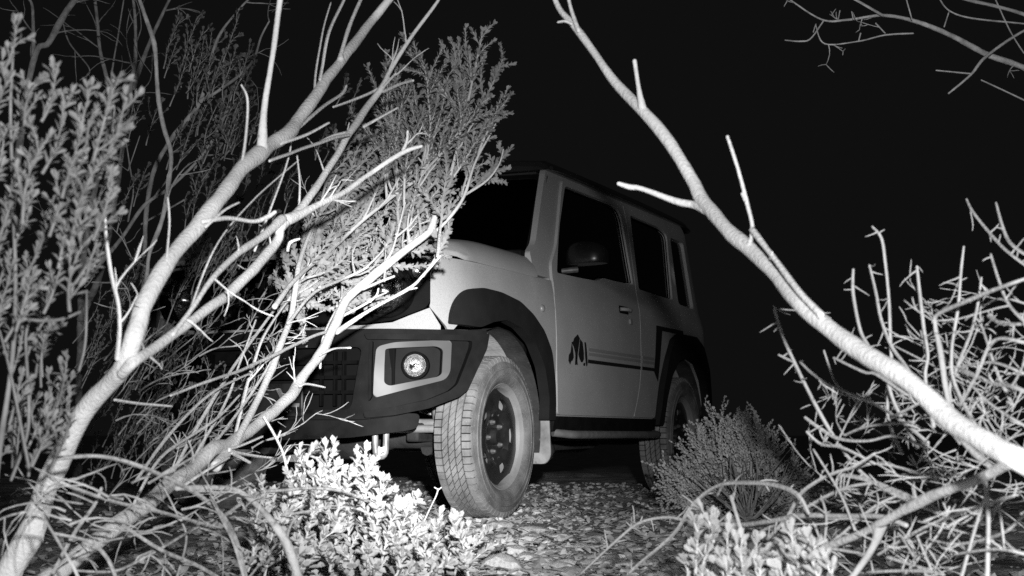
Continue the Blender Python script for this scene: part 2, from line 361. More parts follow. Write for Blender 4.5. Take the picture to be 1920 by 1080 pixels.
for sg in (1, -1):
    fn = side(sg)
    # fender with the wheel-arch cut
    arch = [(.30, .80), (.22, .84), (.06, .872), (-.10, .86), (-.28, .80), (-.43, .64), (-.488, .42)]
    out = fillet([(-.488, .42, 0), (-.570, .42, .005), (-.572, .7, 0), (-.570, 1.0, 0), (-.575, 1.072, .004), (-.40, 1.070, .02), (-.3, 1.067, .05), (.30, 1.067, .05), (.62, 1.078, .03), (.80, 1.084, .005), (.80, 1.07, .005), (.56, 1.068, .03), (.525, 1.04, .02), (.525, .88, .02), (.529, .866, .005), (.459, .787, .003), (.454, .776, .002), (.425, .776, .002), (.40, .80, .003)], .01) + arch[:-1]
    panel('fender', out, [], fn, .02, M['paint'], car, .06, 0, .005)
    # body side: pillars, roof rail, rear quarter
    def dr(c, sgn_=1): return c
    rear_arch = [(-2.08, .42), (-2.13, .55), (-2.22, .68), (-2.36, .78), (-2.59, .82), (-2.82, .78), (-2.96, .68), (-3.04, .55), (-3.08, .46)]
    out = fillet([(-.59, .40, .01), (-.59, 1.06, .005), (-.585, 1.083, .005), (-.412, 1.086, .004), (-.412, 1.19, .012), (-.44, 1.206, .02), (-.50, 1.243, .03), (-.66, 1.47, .05), (-.778, 1.628, .02), (-.81, 1.655, .02), (-3.02, 1.655, .05), (-3.14, 1.58, .05), (-3.17, 1.1, .05), (-3.17, .46, .02)], .02) + list(reversed(rear_arch)) + [(-2.06, .40)]
    fd = [(-.613, .443, .03), (-.582, .66, .02), (-.566, 1.0, .02), (-.60, 1.08, .02), (-.628, 1.16, .03), (-.735, 1.258, .04), (-.925, 1.56, .03), (-.975, 1.625, .03), (-1.86, 1.625, .03), (-1.875, 1.50, .02), (-1.835, 1.15, .02), (-1.785, .97, .04), (-1.780, .66, .05), (-1.745, .55, .05), (-1.69, .443, .03)]
    rd = [(-1.698, .443, .03), (-1.752, .55, .05), (-1.788, .66, .05), (-1.793, .97, .04), (-1.843, 1.15, .02), (-1.883, 1.5, .02), (-1.868, 1.625, .03), (-2.60, 1.625, .05), (-2.665, 1.55, .03), (-2.60, 1.12, .03), (-2.57, .96, .03), (-2.40, .90, .06), (-2.20, .80, .06), (-2.09, .62, .05), (-2.05, .443, .02)]
    qw = fillet([(-3.00, 1.545, .03), (-2.97, 1.12, .03), (-2.655, 1.13, .03), (-2.72, 1.545, .03)])
    def shrink(poly, d):
        cx = sum(p[0] for p in poly) / len(poly); cy = sum(p[1] for p in poly) / len(poly)
        return [(p[0] + math.copysign(min(d, abs(cx - p[0])), cx - p[0]), p[1] + math.copysign(min(d, abs(cy - p[1])), cy - p[1])) for p in poly]
    fdo, rdo = fillet(fd), fillet(rd)
    bs = panel('body_side', out, [shrink(fdo, .03), shrink(rdo, .03), qw], fn, .03, M['paint'], car, .09, -.012, .006)
    q2 = panel('quarter_window', shrink(qw, -.01), [], fn, .004, M['glass'], car, .15, -.03, 0)
    # doors: skin proud of the frame, windows set in
    fw = fillet([(-.675, 1.118, .02), (-.80, 1.345, .03), (-.985, 1.592, .03), (-1.675, 1.598, .02), (-1.80, 1.575, .06), (-1.808, 1.166, .015), (-1.5, 1.158, .03), (-1.33, 1.158, .03), (-1.22, 1.132, .05), (-1.0, 1.124, .05)])
    d1 = panel('front_door', fdo, [fw], fn, .026, M['paint'], car, .06, .0025, .0015)
    g1 = panel('window', shrink(fw, -.012), [], fn, .004, M['glass'], d1, .12, -.016, 0)
    panel('window_seal', shrink(fw, -.008), [shrink(fw, .010)], fn, .006, M['plastic'], d1, .12, -.006, 0)
    rw = fillet([(-1.892, 1.150, .02), (-1.962, 1.578, .02), (-2.50, 1.575, .06), (-2.615, 1.548, .04), (-2.50, 1.14, .02)])
    d2 = panel('rear_door', rdo, [rw], fn, .026, M['paint'], car, .07, .0025, .0015)
    panel('window', shrink(rw, -.012), [], fn, .004, M['glass'], d2, .12, -.016, 0)
    panel('window_seal', shrink(rw, -.008), [shrink(rw, .010)], fn, .006, M['plastic'], d2, .12, -.006, 0)
    # handle recess and pull, keyhole
    panel('handle_recess', fillet([(-1.46, .985), (-1.46, 1.025), (-1.60, 1.025), (-1.60, .985)], .012), [], fn, .004, M['plastic'], d1, .05, .0075, .001)
    bm = bmesh.new(); hp = [fn(-1.465 - .135 * k / 8, 1.005, .012 + .026 * math.sin(math.pi * k / 8) ** .6) for k in range(9)]
    Vt, Ft = tube_data(hp, [.010] * 9, 8)
    hv = [bm.verts.new(p) for p in Vt]
    for f in Ft: bm.faces.new([hv[i] for i in f])
    bmobj('door_handle', bm, M['paint'], d1, 50)
    panel('key_lock', fillet([(-1.605, .935), (-1.605, .965), (-1.64, .965), (-1.64, .935)], .008), [], fn, .01, M['steel'], d1, .05, .012, .003)
    # side marker lamp on the fender
    bm = bmesh.new(); bmesh.ops.create_uvsphere(bm, u_segments=16, v_segments=10, radius=1)
    for v in bm.verts: v.co = fn(-.413 + v.co.x * .020, .926 + v.co.z * .018, v.co.y * sg * .012)
    bmobj('side_marker_lamp', bm, M['steel'], car, 60)
    # stickers on the doors
    k = [[(-.716, .700), (-.72, .727), (-.742, .742), (-.755, .785), (-.772, .76), (-.783, .72), (-.768, .703), (-.752, .70), (-.738, .683)],
         [(-.752, .79), (-.775, .795), (-.79, .812), (-.838, .833), (-.862, .815), (-.852, .79), (-.835, .74), (-.83, .70), (-.815, .70), (-.80, .745), (-.782, .77)],
         [(-.802, .684), (-.805, .73), (-.822, .735), (-.832, .70), (-.838, .684), (-.825, .688), (-.816, .684)],
         [(-.868, .812), (-.90, .797), (-.915, .75), (-.918, .715), (-.903, .702), (-.885, .70), (-.862, .715), (-.846, .735), (-.856, .775)],
         [(-.925, .80), (-.945, .80), (-.962, .74), (-.968, .69), (-.955, .683), (-.945, .70), (-.935, .735), (-.93, .77)],
         [(-.91, .693), (-.925, .70), (-.938, .697), (-.935, .685), (-.918, .684)]]
    for P in k: panel('decal_shape', P, [], fn, .0015, M['decal'], d1, .03, .0065, 0)
    for z0, z1, mm in ((.775, .760, 'gdecal'), (.752, .738, 'gdecal'), (.718, .700, 'decal')):
        panel('stripe', [(-.975, z1), (-.975, z0), (-1.772, z0), (-1.772, z1)], [], fn, .0015, M[mm], d1, .1, .0065, 0)
        panel('stripe', [(-1.80, z1), (-1.80, z0), (-2.03 if mm == 'decal' else -2.0, z0), (-2.03 if mm == 'decal' else -2.0, z1)], [], fn, .0015, M[mm], d2, .1, .0065, 0)
    panel('stripe', [(-2.005, .720), (-2.06, .96), (-2.56, .96), (-2.56, .935), (-2.16, .935), (-2.115, .80), (-2.078, .665), (-2.07, .645), (-2.0, .70)], [], fn, .0015, M['decal'], d2, .08, .0066, 0)
    # wheel-arch flares
    outer = fillet([(.30, .790, .02), (.452, .797, .01), (.445, .855, .03), (.415, .911, .03), (.366, .943, .03), (.277, .957, .03), (.105, .953, .03), (-.089, .930, .03), (-.234, .883, .03), (-.354, .819, .03), (-.449, .727, .03), (-.496, .582, .03), (-.526, .415, .01), (-.44, .415, .01), (-.425, .52, .02), (-.36, .655, .02), (-.25, .755, .02), (-.10, .815, .02), (.055, .838, .02), (.19, .82, .02)], .01)
    panel('wheel_arch_flare', outer, [], fn, .05, M['flare'], car, .05, .034, .010)
    ro = [(-2.05, .40), (-2.10, .60), (-2.19, .78), (-2.30, .895), (-2.42, .935), (-2.75, .935), (-2.90, .88), (-3.02, .74), (-3.10, .52), (-3.11, .44), (-3.03, .44), (-3.01, .55), (-2.93, .68), (-2.80, .775), (-2.59, .81), (-2.38, .775), (-2.25, .68), (-2.17, .55), (-2.14, .40)]
    panel('wheel_arch_flare', fillet(ro, .02), [], fn, .05, M['flare'], car, .06, .034, .010)
    # sill trim, step bar, rails
    panel('sill_trim', fillet([(-.56, .365), (-.56, .436), (-2.05, .436), (-2.05, .365)], .01), [], fn, .06, M['plastic'], car, .15, .012, .008)
    tube('step_bar', [(-.60, sg * .76, .36), (-.66, sg * .815, .352), (-.72, sg * .825, .35), (-1.3, sg * .825, .35), (-1.93, sg * .825, .35), (-1.99, sg * .815, .35), (-2.04, sg * .76, .36)], .019, M['bar'], car, 12)
    box('frame_rail', (-1.45, sg * .44, .36), (3.3, .06, .08), M['under'], car, .01)
    # wheel wells
    for cx in (0, -2.59):
        Vw, Fw = [], []; nn = 22
        for i in range(nn + 1):
            a = math.radians(72 + 122 * i / nn); rr = .465
            for y in (.40, .655, .755): Vw.append((cx + rr * math.cos(a) * (1.02 if cx else 1), sg * y, .375 + rr * math.sin(a) * .93))
        for i in range(nn):
            for j in range(2): Fw.append((i * 3 + j, i * 3 + j + 1, i * 3 + j + 4, i * 3 + j + 3))
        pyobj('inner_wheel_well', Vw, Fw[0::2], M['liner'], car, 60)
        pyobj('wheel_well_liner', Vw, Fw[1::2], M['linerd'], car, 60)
        Vi = [(cx, sg * .41, .52)] + [(cx + .48 * math.cos(math.radians(18 + 160 * i / nn)), 0, .40 + .46 * math.sin(math.radians(18 + 160 * i / nn))) for i in range(nn + 1)]
        pyobj('inner_fender', [(v[0], sg * .41, v[2]) for v in Vi], [(0, i, i + 1) for i in range(1, nn + 1)], M['liner'], car, 60)
    bm = bmesh.new(); vs_ = []
    fl_ = fillet([(.53, .45), (.80, .45), (.805, .25), (.775, .215), (.56, .215), (.53, .25)], .03)
    for x in (-.485, -.497):
        vs_.append([bm.verts.new((x - .10 * (.64 - z) * .6 + (0.012 * math.sin(y * 40)), sg * (y - .015), z)) for y, z in fl_])
    bm.faces.new(vs_[0]); bm.faces.new(list(reversed(vs_[1]))); n_ = len(fl_)
    for i in range(n_): bm.faces.new((vs_[0][i], vs_[0][(i + 1) % n_], vs_[1][(i + 1) % n_], vs_[1][i]))
    bmobj('mud_flap', bm, M['flap'], car, 40, .003)
    # headlights
    cY = .50; hs = sY(cY); hx = side(1)(hs, .93, 0).x
    hl = empty('headlight'); hl.parent = car; hl.location = (hx - .02, sg * cY, .932)
    lathe('reflector_bowl', [(.0, .03), (-.03, .035), (-.035, .0)] , M['chrome'], hl, 24).rotation_euler = (0, 0, -math.pi / 2)
    lathe('lamp_bowl', [(.035, .098), (.03, .092), (.0, .075), (-.03, .045), (-.04, .0)], M['dimref'], hl, 36).rotation_euler = (0, 0, -math.pi / 2)
    lathe('lamp_ring', [(.030, .092), (.045, .096), (.045, .108), (.02, .112), (-.02, .112)], M['plastic'], hl, 36).rotation_euler = (0, 0, -math.pi / 2)
    lathe('lens', [(.040, .097), (.050, .075), (.056, .04), (.058, .0)], M['lens'], hl, 36).rotation_euler = (0, 0, -math.pi / 2)
    ts = fn(sY(.628), 1.008, .006)
    o = lathe('turn_signal', [(.012, .0), (.010, .018), (.004, .028), (-.006, .031)], M['lens'], car, 24); o.location = ts; o.rotation_euler = (0, 0, -math.pi / 2 + sg * .35)
    o2 = lathe('reflector', [(-.004, .0), (.0, .014), (.003, .026)], M['chrome'], o, 20)
    # side mirror
    mr = empty('side_mirror'); mr.parent = car; mr.location = (-.80, sg * .86, 1.180)
    bm = bmesh.new(); bmesh.ops.create_uvsphere(bm, u_segments=28, v_segments=18, radius=1)
    for v in bm.verts:
        x, y, z = v.co
        f_ = lambda a, e=.72: math.copysign(abs(a) ** e, a)
        x, y, z = f_(x, .85), f_(y), f_(z, .8)
        z2 = z if z > -.30 else -.30 + (z + .30) * .08
        v.co = (max(x, -.28) * .075, y * .105, z2 * .085 * (1 - .12 * y * sg) + .012)
    bmobj('mirror_housing', bm, M['plastic2'], mr, 40)
    box('mirror_glass', (-.024, 0, .025), (.006, .15, .075), M['chrome'], mr, .003)
    tube('mirror_arm', [(.03, -sg * .12, -.044), (.02, -sg * .08, -.040), (0, -sg * .05, -.036)], [.013, .014, .015], M['nut'], mr, 10)
    # tow hook
    th = empty('tow_hook'); th.parent = car; th.location = (.50, sg * .455, .335)
    hk = [(0, -.026 * 1, .03), (0, -.024, -.04)] + [(0, .0 - .024 * math.cos(math.pi * i / 8), -.045 - .03 * math.sin(math.pi * i / 8)) for i in range(1, 8)] + [(0, .024, -.04), (0, .026, .03)]
    tube('hook_loop', hk, .013, M['steel'], th, 8)

# grille between and round the headlights
gl = [(-.672, .89), (-.672, 1.04), (-.64, 1.064), (.64, 1.064), (.672, 1.04), (.672, .89), (.655, .862), (.528, .810), (.42, .801), (.2, .797), (-.2, .797), (-.42, .801), (-.528, .810), (-.655, .862)]
fL = side(1)
def front(y, z, off=0):
    p = fL(sY(abs(y)), z, off); return Vector((p.x, p.y if y >= 0 else -p.y, p.z))
circ = lambda cx, cz, r, n=28: [(cx + r * math.cos(6.28318 * i / n), cz + r * math.sin(6.28318 * i / n)) for i in range(n)]
slots = [fillet([(x - .022, .85), (x - .022, 1.02), (x + .022, 1.02), (x + .022, .85)], .012) for x in (-.25, -.15, -.05, .05, .15, .25)]
gr = panel('grille', fillet(gl, .025), [circ(.5, .932, .100), circ(-.5, .932, .100)] + slots, front, .02, M['face'], car, .06, -.006, .004)
box('grille_backing', (.50, 0, .93), (.01, .76, .22), M['dark'], gr)
for sg in (1, -1): box('lamp_backing', (.44, sg * .5, .93), (.01, .26, .24), M['dark'], gr)
fp = [(-.735, .772), (-.735, .782), (-.7235, .789), (-.6685, .862), (-.655, .856), (-.528, .803), (-.42, .794), (-.2, .790), (.2, .790), (.42, .794), (.528, .803), (.655, .856), (.6685, .862), (.7235, .789), (.735, .782), (.735, .772)]
panel('front_panel', fp, [], front, .02, M['paint'], car, .05, -.001, .003)
# bumper
rt = [(.845, .762), (.838, .700), (.819, .630), (.790, .53), (.765, .500), (.67, .452), (.566, .424), (.45, .41)]
lf = [(-y, z) for y, z in rt]
ub = [(.845, .774)] + rt + list(reversed(lf)) + [(-.845, .774)]
pock = lambda sg: fillet([(sg * y, z) for y, z in [(.529, .690), (.545, .694), (.694, .705), (.715, .692), (.715, .594), (.703, .582), (.548, .543), (.530, .555)]], .02)
cen = fillet([(-.40, .45), (-.44, .70), (.44, .70), (.40, .45)], .03)
bp = panel('front_bumper', fillet(ub, .012), [pock(1), pock(-1), cen], bump_fn, .04, M['plastic'], car, .05, 0, .008)
for sg in (1, -1):
    fo = [(.455, .752), (.800, .752), (.842, .762), (.836, .700), (.817, .630), (.788, .53), (.762, .500), (.67, .454), (.566, .427), (.47, .415), (.462, .44), (.57, .462), (.665, .488), (.735, .525), (.757, .552), (.778, .630), (.794, .70), (.795, .728), (.47, .728)]
    panel('bumper_edge_band', fillet([(sg * y, z) for y, z in fo], .008), [], bump_fn, .05, M['plastic'], bp, .05, .036, .012)
    bz = fillet([(sg * y, z) for y, z in [(.500, .700), (.555, .718), (.728, .732), (.741, .722), (.741, .600), (.726, .570), (.503, .497), (.494, .51)]], .02)
    panel('lamp_bezel', bz, [pock(sg)], bump_fn, .02, M['trim'], bp, .04, .012, .006)
    panel('bumper_rib', fillet([(sg * y, z) for y, z in [(.474, .722), (.486, .722), (.490, .50), (.478, .482)]], .006), [], bump_fn, .03, M['plastic'], bp, .05, .02, .006)
    panel('lamp_pocket', [(p[0] + (.012 * sg if abs(p[0]) > .62 else -.012 * sg), p[1] + (.012 if p[1] > .62 else -.012)) for p in pock(sg)], [], bump_fn, .006, M['flare'], bp, .05, -.035, 0)
    fg = empty('fog_lamp'); fg.parent = bp; p0 = bump_fn(sg * .631, .627, 0); fg.location = p0; fg.rotation_euler = (0, 0, -math.pi / 2 + sg * .35)
    lathe('fog_bowl', [(.004, .046), (-.012, .040), (-.03, .025), (-.036, .0)], M['mottled'], fg, 36)
    lathe('fog_ring', [(-.04, .056), (.006, .056), (.012, .050), (.006, .045)], M['plastic'], fg, 36)
    lathe('fog_lens', [(.004, .046), (.012, .035), (.017, .018), (.018, .0)], M['lens'], fg, 36)
    lathe('fog_bulb', [(.006, .0), (.004, .007), (-.010, .010), (-.03, .010)], M['chrome'], fg, 16)
lip = fillet([(-.655, .435), (-.648, .375), (-.59, .362), (-.384, .338), (0, .325), (.384, .338), (.59, .362), (.648, .375), (.655, .435)], .02)
panel('lower_lip', lip, [], bump_fn, .05, M['plastic'], bp, .06, -.035, .008)
box('bumper_backing', (.55, 0, .58), (.03, 1.1, .30), M['dark'], bp)
for z in (.52, .58, .64):
    bm = bmesh.new()
    for i in range(12):
        y0 = -.42 + i * .07; p = bump_fn(y0 + .035, z, -.02); add_box(bm, p, (.02, .074, .014))
    bmobj('lower_grille_bar', bm, M['face'], bp)
for y in (-.28, -.14, .26, .32, .36):
    bm = bmesh.new(); add_box(bm, bump_fn(y, .575, -.03), (.02, .008, .22)); bmobj('lower_grille_rib', bm, M['face'], bp)
# number plate with its lettering
pl = box('number_plate', (.700, 0, .49), (.012, .42, .135), M['plate'], car, .006)
def text(body, size, loc, m, parent, shear=.0):
    cu = bpy.data.curves.new('lettering', 'FONT'); cu.body = body; cu.size = size; cu.extrude = .002; cu.align_x = 'CENTER'; cu.align_y = 'CENTER'; cu.shear = shear; cu.offset = .0035
    t_ = bpy.data.objects.new('tmp', cu); COL.objects.link(t_)
    me = bpy.data.meshes.new_from_object(t_.evaluated_get(bpy.context.evaluated_depsgraph_get())); bpy.data.objects.remove(t_)
    me.materials.clear(); me.materials.append(m); me.transform(Matrix.Translation(loc) @ Matrix.Rotation(math.pi / 2, 4, 'Z') @ Matrix.Rotation(math.pi / 2, 4, 'X'))
    return link('lettering', me, parent)
text('X', .125, Vector((.7075, .110, .485)), M['ptext'], pl, .25)
text('L', .085, Vector((.7075, .172, .490)), M['ptext'], pl, .15)
# hood
V, Fc = [], []; NY, NXh = 28, 20
def hood_pt(i, j, dz=0):
    u = -1 + 2 * j / NY; a = abs(u); th = a ** 1
    sec_y = [0, .3, .58, .68, .726, .752, .767]; sec_z = [1.215, 1.212, 1.200, 1.186, 1.160, 1.125, 1.090]; sec_u = [0, .35, .68, .80, .88, .94, 1.0]
    y = interp(a, sec_u, sec_y); z = interp(a, sec_u, sec_z)
    xf = .575 - .03 * (y / .5) ** 2 - max(0, y - .55) ** 2 * 3.2
    t = i / NXh; x = -.408 + (xf + .408) * t
    k = max(0, min(1, (x + .05) / .62)); dropped = 1 - .72 * (k * k) ** 1.1
    nose = max(0, (x - (xf - .10)) / .10); dropped *= (1 - .55 * nose ** 2)
    z = 1.086 + (z - 1.090) * dropped
    y *= 1 - .085 * max(0, (x - .28) / .28) ** 2
    return Vector((x, y * (1 if u >= 0 else -1), z + dz))
for dz in (0, -.022):
    for i in range(NXh + 1):
        for j in range(NY + 1): V.append(hood_pt(i, j, dz))
n1 = (NXh + 1) * (NY + 1); w = NY + 1
for i in range(NXh):
    for j in range(NY):
        a = i * w + j; Fc.append((a, a + 1, a + w + 1, a + w)); Fc.append((a + n1, a + w + n1, a + w + 1 + n1, a + 1 + n1))
ring = [j for j in range(w)] + [i * w + NY for i in range(1, NXh + 1)] + [NXh * w + j for j in range(NY - 1, -1, -1)] + [i * w for i in range(NXh - 1, 0, -1)]
for a, b in zip(ring, ring[1:] + ring[:1]): Fc.append((a, a + n1, b + n1, b))
bm = bmesh.new(); bv = [bm.verts.new(p) for p in V]
for f in Fc: bm.faces.new([bv[i] for i in f])
bmobj('hood', bm, M['paint'], car, 40, .006)
# cowl, windscreen, roof
def ws(y, t, off=0):                     # windscreen: t 0 at the base, 1 at the header
    b = abs(y) / .72; x0 = -.405 - .05 * b * b; x1 = -.735 - .05 * b * b
    z = 1.195 + .445 * t; return Vector((x0 + (x1 - x0) * t + off * .8, y * (1 - .097 * t), z + off * .6))
wsp = fillet([(-.70, .01), (-.70, .98), (.70, .98), (.70, .01)], .05)
panel('windscreen', wsp, [], ws, .005, M['wglass'], car, .15, -.026, 0)
panel('windscreen_seal', fillet([(-.722, -.03), (-.722, 1.0), (.722, 1.0), (.722, -.03)], .03), [fillet([(-.675, .03), (-.675, .945), (.675, .945), (.675, .03)], .05)], ws, .012, M['plastic'], car, .12, -.022, .002)
for y0, y1 in ((-.05, .50), (-.52, .02)):
    tube('wiper', [ws(y0, -.02, .01), ws(y0 + (y1 - y0) * .5, .02, .03), ws(y1, .05, .014)], .006, M['plastic'], car, 6)
bm = bmesh.new(); add_box(bm, (-.44, 0, 1.165), (.14, 1.40, .07)); bmobj('cowl', bm, M['plastic'], car, 35, .01)
V, Fc = [], []; ya = [-.668, -.655, -.62, -.5, -.25, 0, .25, .5, .62, .655, .668]; za = [1.652, 1.685, 1.702, 1.712, 1.718, 1.72, 1.718, 1.712, 1.702, 1.685, 1.652]
xa = [-.765, -.785, -.84, -1.0, -1.6, -2.2, -2.8, -3.02, -3.12, -3.15]; zd = [-.045, -.018, -.004, 0, .004, .004, 0, -.006, -.03, -.06]
for x, d in zip(xa, zd):
    for y, z in zip(ya, za): V.append((x, y, z + d * (1 if z > 1.66 else .25)))
w = len(ya)
for i in range(len(xa) - 1):
    for j in range(w - 1): Fc.append((i * w + j, i * w + j + 1, (i + 1) * w + j + 1, (i + 1) * w + j))
Fc.append(tuple(range(w))); Fc.append(tuple((len(xa) - 1) * w + j for j in reversed(range(w))))
Fc.append(tuple([i * w for i in range(len(xa))] + [i * w + w - 1 for i in reversed(range(len(xa)))]))
bm = bmesh.new(); bv = [bm.verts.new(p) for p in V]
for f in Fc: bm.faces.new([bv[i] for i in f])
bmobj('roof', bm, M['roof'], car, 35, .006)
for sg in (1, -1):
    tube('drip_rail', [(-.80, sg * .672, 1.650), (-.9, sg * .674, 1.656), (-2.0, sg * .676, 1.658), (-3.0, sg * .672, 1.652)], .011, M['roof'], car, 8)
# interior, floor, rear
box('floor_pan', (-1.80, 0, .43), (2.6, 1.36, .05), M['under'], car)
box('firewall', (-.46, 0, .80), (.04, 1.36, .72), M['dark'], car)
box('dashboard', (-.62, 0, 1.08), (.30, 1.36, .16), M['seat'], car, .03)
box('engine_block', (.10, 0, .74), (.62, .70, .50), M['under'], car, .03)
box('radiator', (.40, 0, .72), (.05, .8, .55), M['dark'], car)
box('headliner', (-1.9, 0, 1.63), (2.2, 1.18, .02), M['seat'], car)
box('tailgate', (-3.13, 0, 1.0), (.05, 1.20, 1.12), M['paint'], car, .02)
bx_ = box('rear_bumper', (-3.24, 0, .50), (.14, 1.5, .18), M['plastic'], car, .03)
for y in (-.36, .36):
    st = empty('front_seat'); st.parent = car; st.location = (-1.35, y, .55)
    box('seat_cushion', (0, 0, .12), (.5, .48, .16), M['seat'], st, .04)
    box('seat_back', (-.27, 0, .45), (.14, .46, .60), M['seat'], st, .05, Matrix.Rotation(-.25, 3, 'Y'))
    box('headrest', (-.36, 0, .84), (.10, .26, .17), M['seat'], st, .04)
box('rear_seat', (-2.45, 0, .95), (.16, 1.2, .62), M['seat'], car, .05)
sw = lathe('steering_wheel', [(0.012, .175), (0, .19), (-.012, .175), (0, .16)], M['seat'], car, 32, 60, True); sw.location = (-.92, -.36, 1.05); sw.rotation_euler = (0, .35, math.pi / 2)
# axles and steering
for cx in (0, -2.59):
    tube('axle', [(cx, -.62, .335), (cx, -.25, .335), (cx, -.12, .34), (cx, .12, .34), (cx, .25, .335), (cx, .62, .335)], [.045, .045, .10, .10, .045, .045], M['under'], car, 14)
tube('tie_rod', [(.20, -.60, .375), (.20, 0, .372), (.20, .60, .375)], .017, M['steel'], car, 10)
tube('track_rod', [(.13, -.50, .42), (.13, .55, .40)], .016, M['steel'], car, 10)
for sg in (1, -1):
    tube('shock_absorber', [(.12, sg * .53, .26), (.10, sg * .52, .42), (.06, sg * .47, .75)], [.012, .03, .03], M['steel'], car, 10)
    tube('leading_arm', [(.02, sg * .42, .29), (-.35, sg * .44, .30), (-.75, sg * .46, .33)], .032, M['under'], car, 8)
    sp = [(.0 + .055 * math.cos(a * .5), sg * .43 + .055 * math.sin(a * .5), .40 + a * .006) for a in range(60)]
    tube('coil_spring', sp, .009, M['steel'], car, 6)
tube('exhaust_pipe', [(-.3, -.2, .30), (-.9, .15, .29), (-1.5, .35, .29), (-2.1, .38, .30)], .028, M['under'], car, 10)
tube('silencer', [(-1.05, .42, .27), (-1.08, .42, .27), (-1.30, .42, .27), (-1.33, .42, .27)], [.03, .065, .065, .03], M['steel'], car, 14)
# wheels
def make_wheel():
    w_ = empty('wheel'); w_.parent = car
    half = [(.060, .222), (.080, .229), (.090, .241), (.0962, .254), (.0975, .262), (.0995, .264), (.0995, .270), (.0975, .272), (.0965, .288), (.0985, .290), (.0985, .296), (.0945, .299), (.0905, .314), (.0850, .326), (.0775, .3325), (.049, .3360), (.016, .3362)]
    ty = lathe('tyre', half + [(-y, r) for y, r in reversed(half)] + [(-.05, .215), (.05, .215)], M['side'], w_, 96, 24, True)
    V, Fc = [], []; N = 68
    ribs = [(-.079, -.048, 0, 0), (-.042, -.018, .010, .4), (-.012, .012, .010, -.3), (.018, .042, .010, .4), (.048, .079, 0, .2)]
    for y0, y1, sh, ph in ribs:
        for i in range(N):
            a0 = 2 * math.pi * (i + ph) / N; gap = .045 * 2 * math.pi / N * (3.4 if sh == 0 else 2.6); da = 2 * math.pi / N
            cols = [y0, (y0 + y1) / 2, y1]
            if sh == 0: cols = [y0, (y0 * .5 + y1 * .5), y1] + ([.0875] if y0 > 0 else []); cols = ([-.0875] if y0 < 0 else []) + cols
            b = len(V); nc = len(cols)
            for r_add in (0, -.014):
                for e in (0, .5, 1):
                    for y in cols:
                        aa = a0 + gap / 2 + (da - gap) * e + sh * ((y - y0) / (y1 - y0) - .5) * 2 / .345 * 1.3 * (1 if y0 < 0.01 else 1)
                        r = (.3465 - 2.2 * max(0, abs(y) - .055) ** 2 * 2.2 if abs(y) < .083 else .3285) + r_add
                        V.append((r * math.cos(aa), y, r * math.sin(aa)))
            ix = lambda l, e, c: b + l * 3 * nc + e * nc + c
            for e in range(2):
                for c in range(nc - 1): Fc.append((ix(0, e, c), ix(0, e, c + 1), ix(0, e + 1, c + 1), ix(0, e + 1, c)))
                Fc.append((ix(0, e, 0), ix(0, e + 1, 0), ix(1, e + 1, 0), ix(1, e, 0))); Fc.append((ix(0, e, nc - 1), ix(1, e, nc - 1), ix(1, e + 1, nc - 1), ix(0, e + 1, nc - 1)))
            for c in range(nc - 1):
                Fc.append((ix(0, 0, c), ix(1, 0, c), ix(1, 0, c + 1), ix(0, 0, c + 1))); Fc.append((ix(0, 2, c), ix(0, 2, c + 1), ix(1, 2, c + 1), ix(1, 2, c)))
    bm = bmesh.new(); bv = [bm.verts.new(p) for p in V]
    for f in Fc: bm.faces.new([bv[i] for i in f])
    td = bmobj('tread_blocks', bm, M['rubber'], ty, 30); td['kind'] = 'stuff'
    lathe('tread_base', [(.083, .3338), (.05, .3380), (-.05, .3380), (-.083, .3338)], M['rubberd'], ty, 96)
    rim = lathe('rim', [(.070, .2035), (.0765, .2045), (.078, .199), (.072, .194), (.064, .186), (.052, .182), (.020, .178), (-.07, .175), (-.08, .200), (-.07, .2035)], M['lip'], w_, 72, 24); rim.scale = (1.13, 1, 1.13)
    def rf(th): return .176 + .012 * math.cos(5 * th + .2)
    ol = []
    for k in range(5):
        a = 2 * math.pi * k / 5 + math.pi / 2
        for da, r in ((-.20, .193), (.20, .193), (.44, .170), (.82, .170)): ol.append((r * math.cos(a + da), r * math.sin(a + da)))
    hol = []
    for k in range(5):
        a = 2 * math.pi * k / 5 + math.pi / 2 + math.pi / 5
        hol.append(fillet([(r * math.cos(a + d), r * math.sin(a + d)) for d, r in ((-.26, .108), (.26, .108), (.26, .140), (0, .148), (-.26, .140))], .012))
    def disc(u, v, off=0):
        r = math.hypot(u, v); y = interp(r, [0, .055, .07, .088, .10, .13, .16, .19], [.030, .030, .034, .036, .054, .058, .056, .050]); return Vector((u, y + off, v))
    panel('rim_disc', fillet(ol, .02), hol, disc, .014, M['rim'], rim, .018, 0, .002)
    lathe('centre_cap', [(.056, .0), (.055, .022), (.048, .030), (.02, .032)], M['rim'], rim, 28)
    lathe('brake_drum', [(-.02, .165), (.012, .160), (.016, .12), (.018, .0)], M['steel'], w_, 40)
    for k in range(5):
        a = 2 * math.pi * k / 5 + .3; o = lathe('lug_nut', [(.012, .0), (.012, .006), (.0, .010), (-.012, .010)], M['nut'], rim, 6); o.location = (.058 * math.cos(a), .040, .058 * math.sin(a))
    for k in range(10):
        a = 2 * math.pi * (k + .5) / 10; o = lathe('vent_hole', [(.0, .0), (.001, .0085), (.003, .010)], M['nut'], rim, 12); o.location = (.090 * math.cos(a), .0385, .090 * math.sin(a))
    v_ = tube('valve_stem', [(.165, .055, -.02), (.160, .075, -.02)], .004, M['under'], rim, 6)
    return w_
def copy_tree(o, parent):
    c = o.copy(); COL.objects.link(c); c.parent = parent
    for ch in list(o.children): copy_tree(ch, c)
    return c
w0 = make_wheel(); w0.location = (0, .6975, .342); w0.rotation_euler = (0, .35, 0)
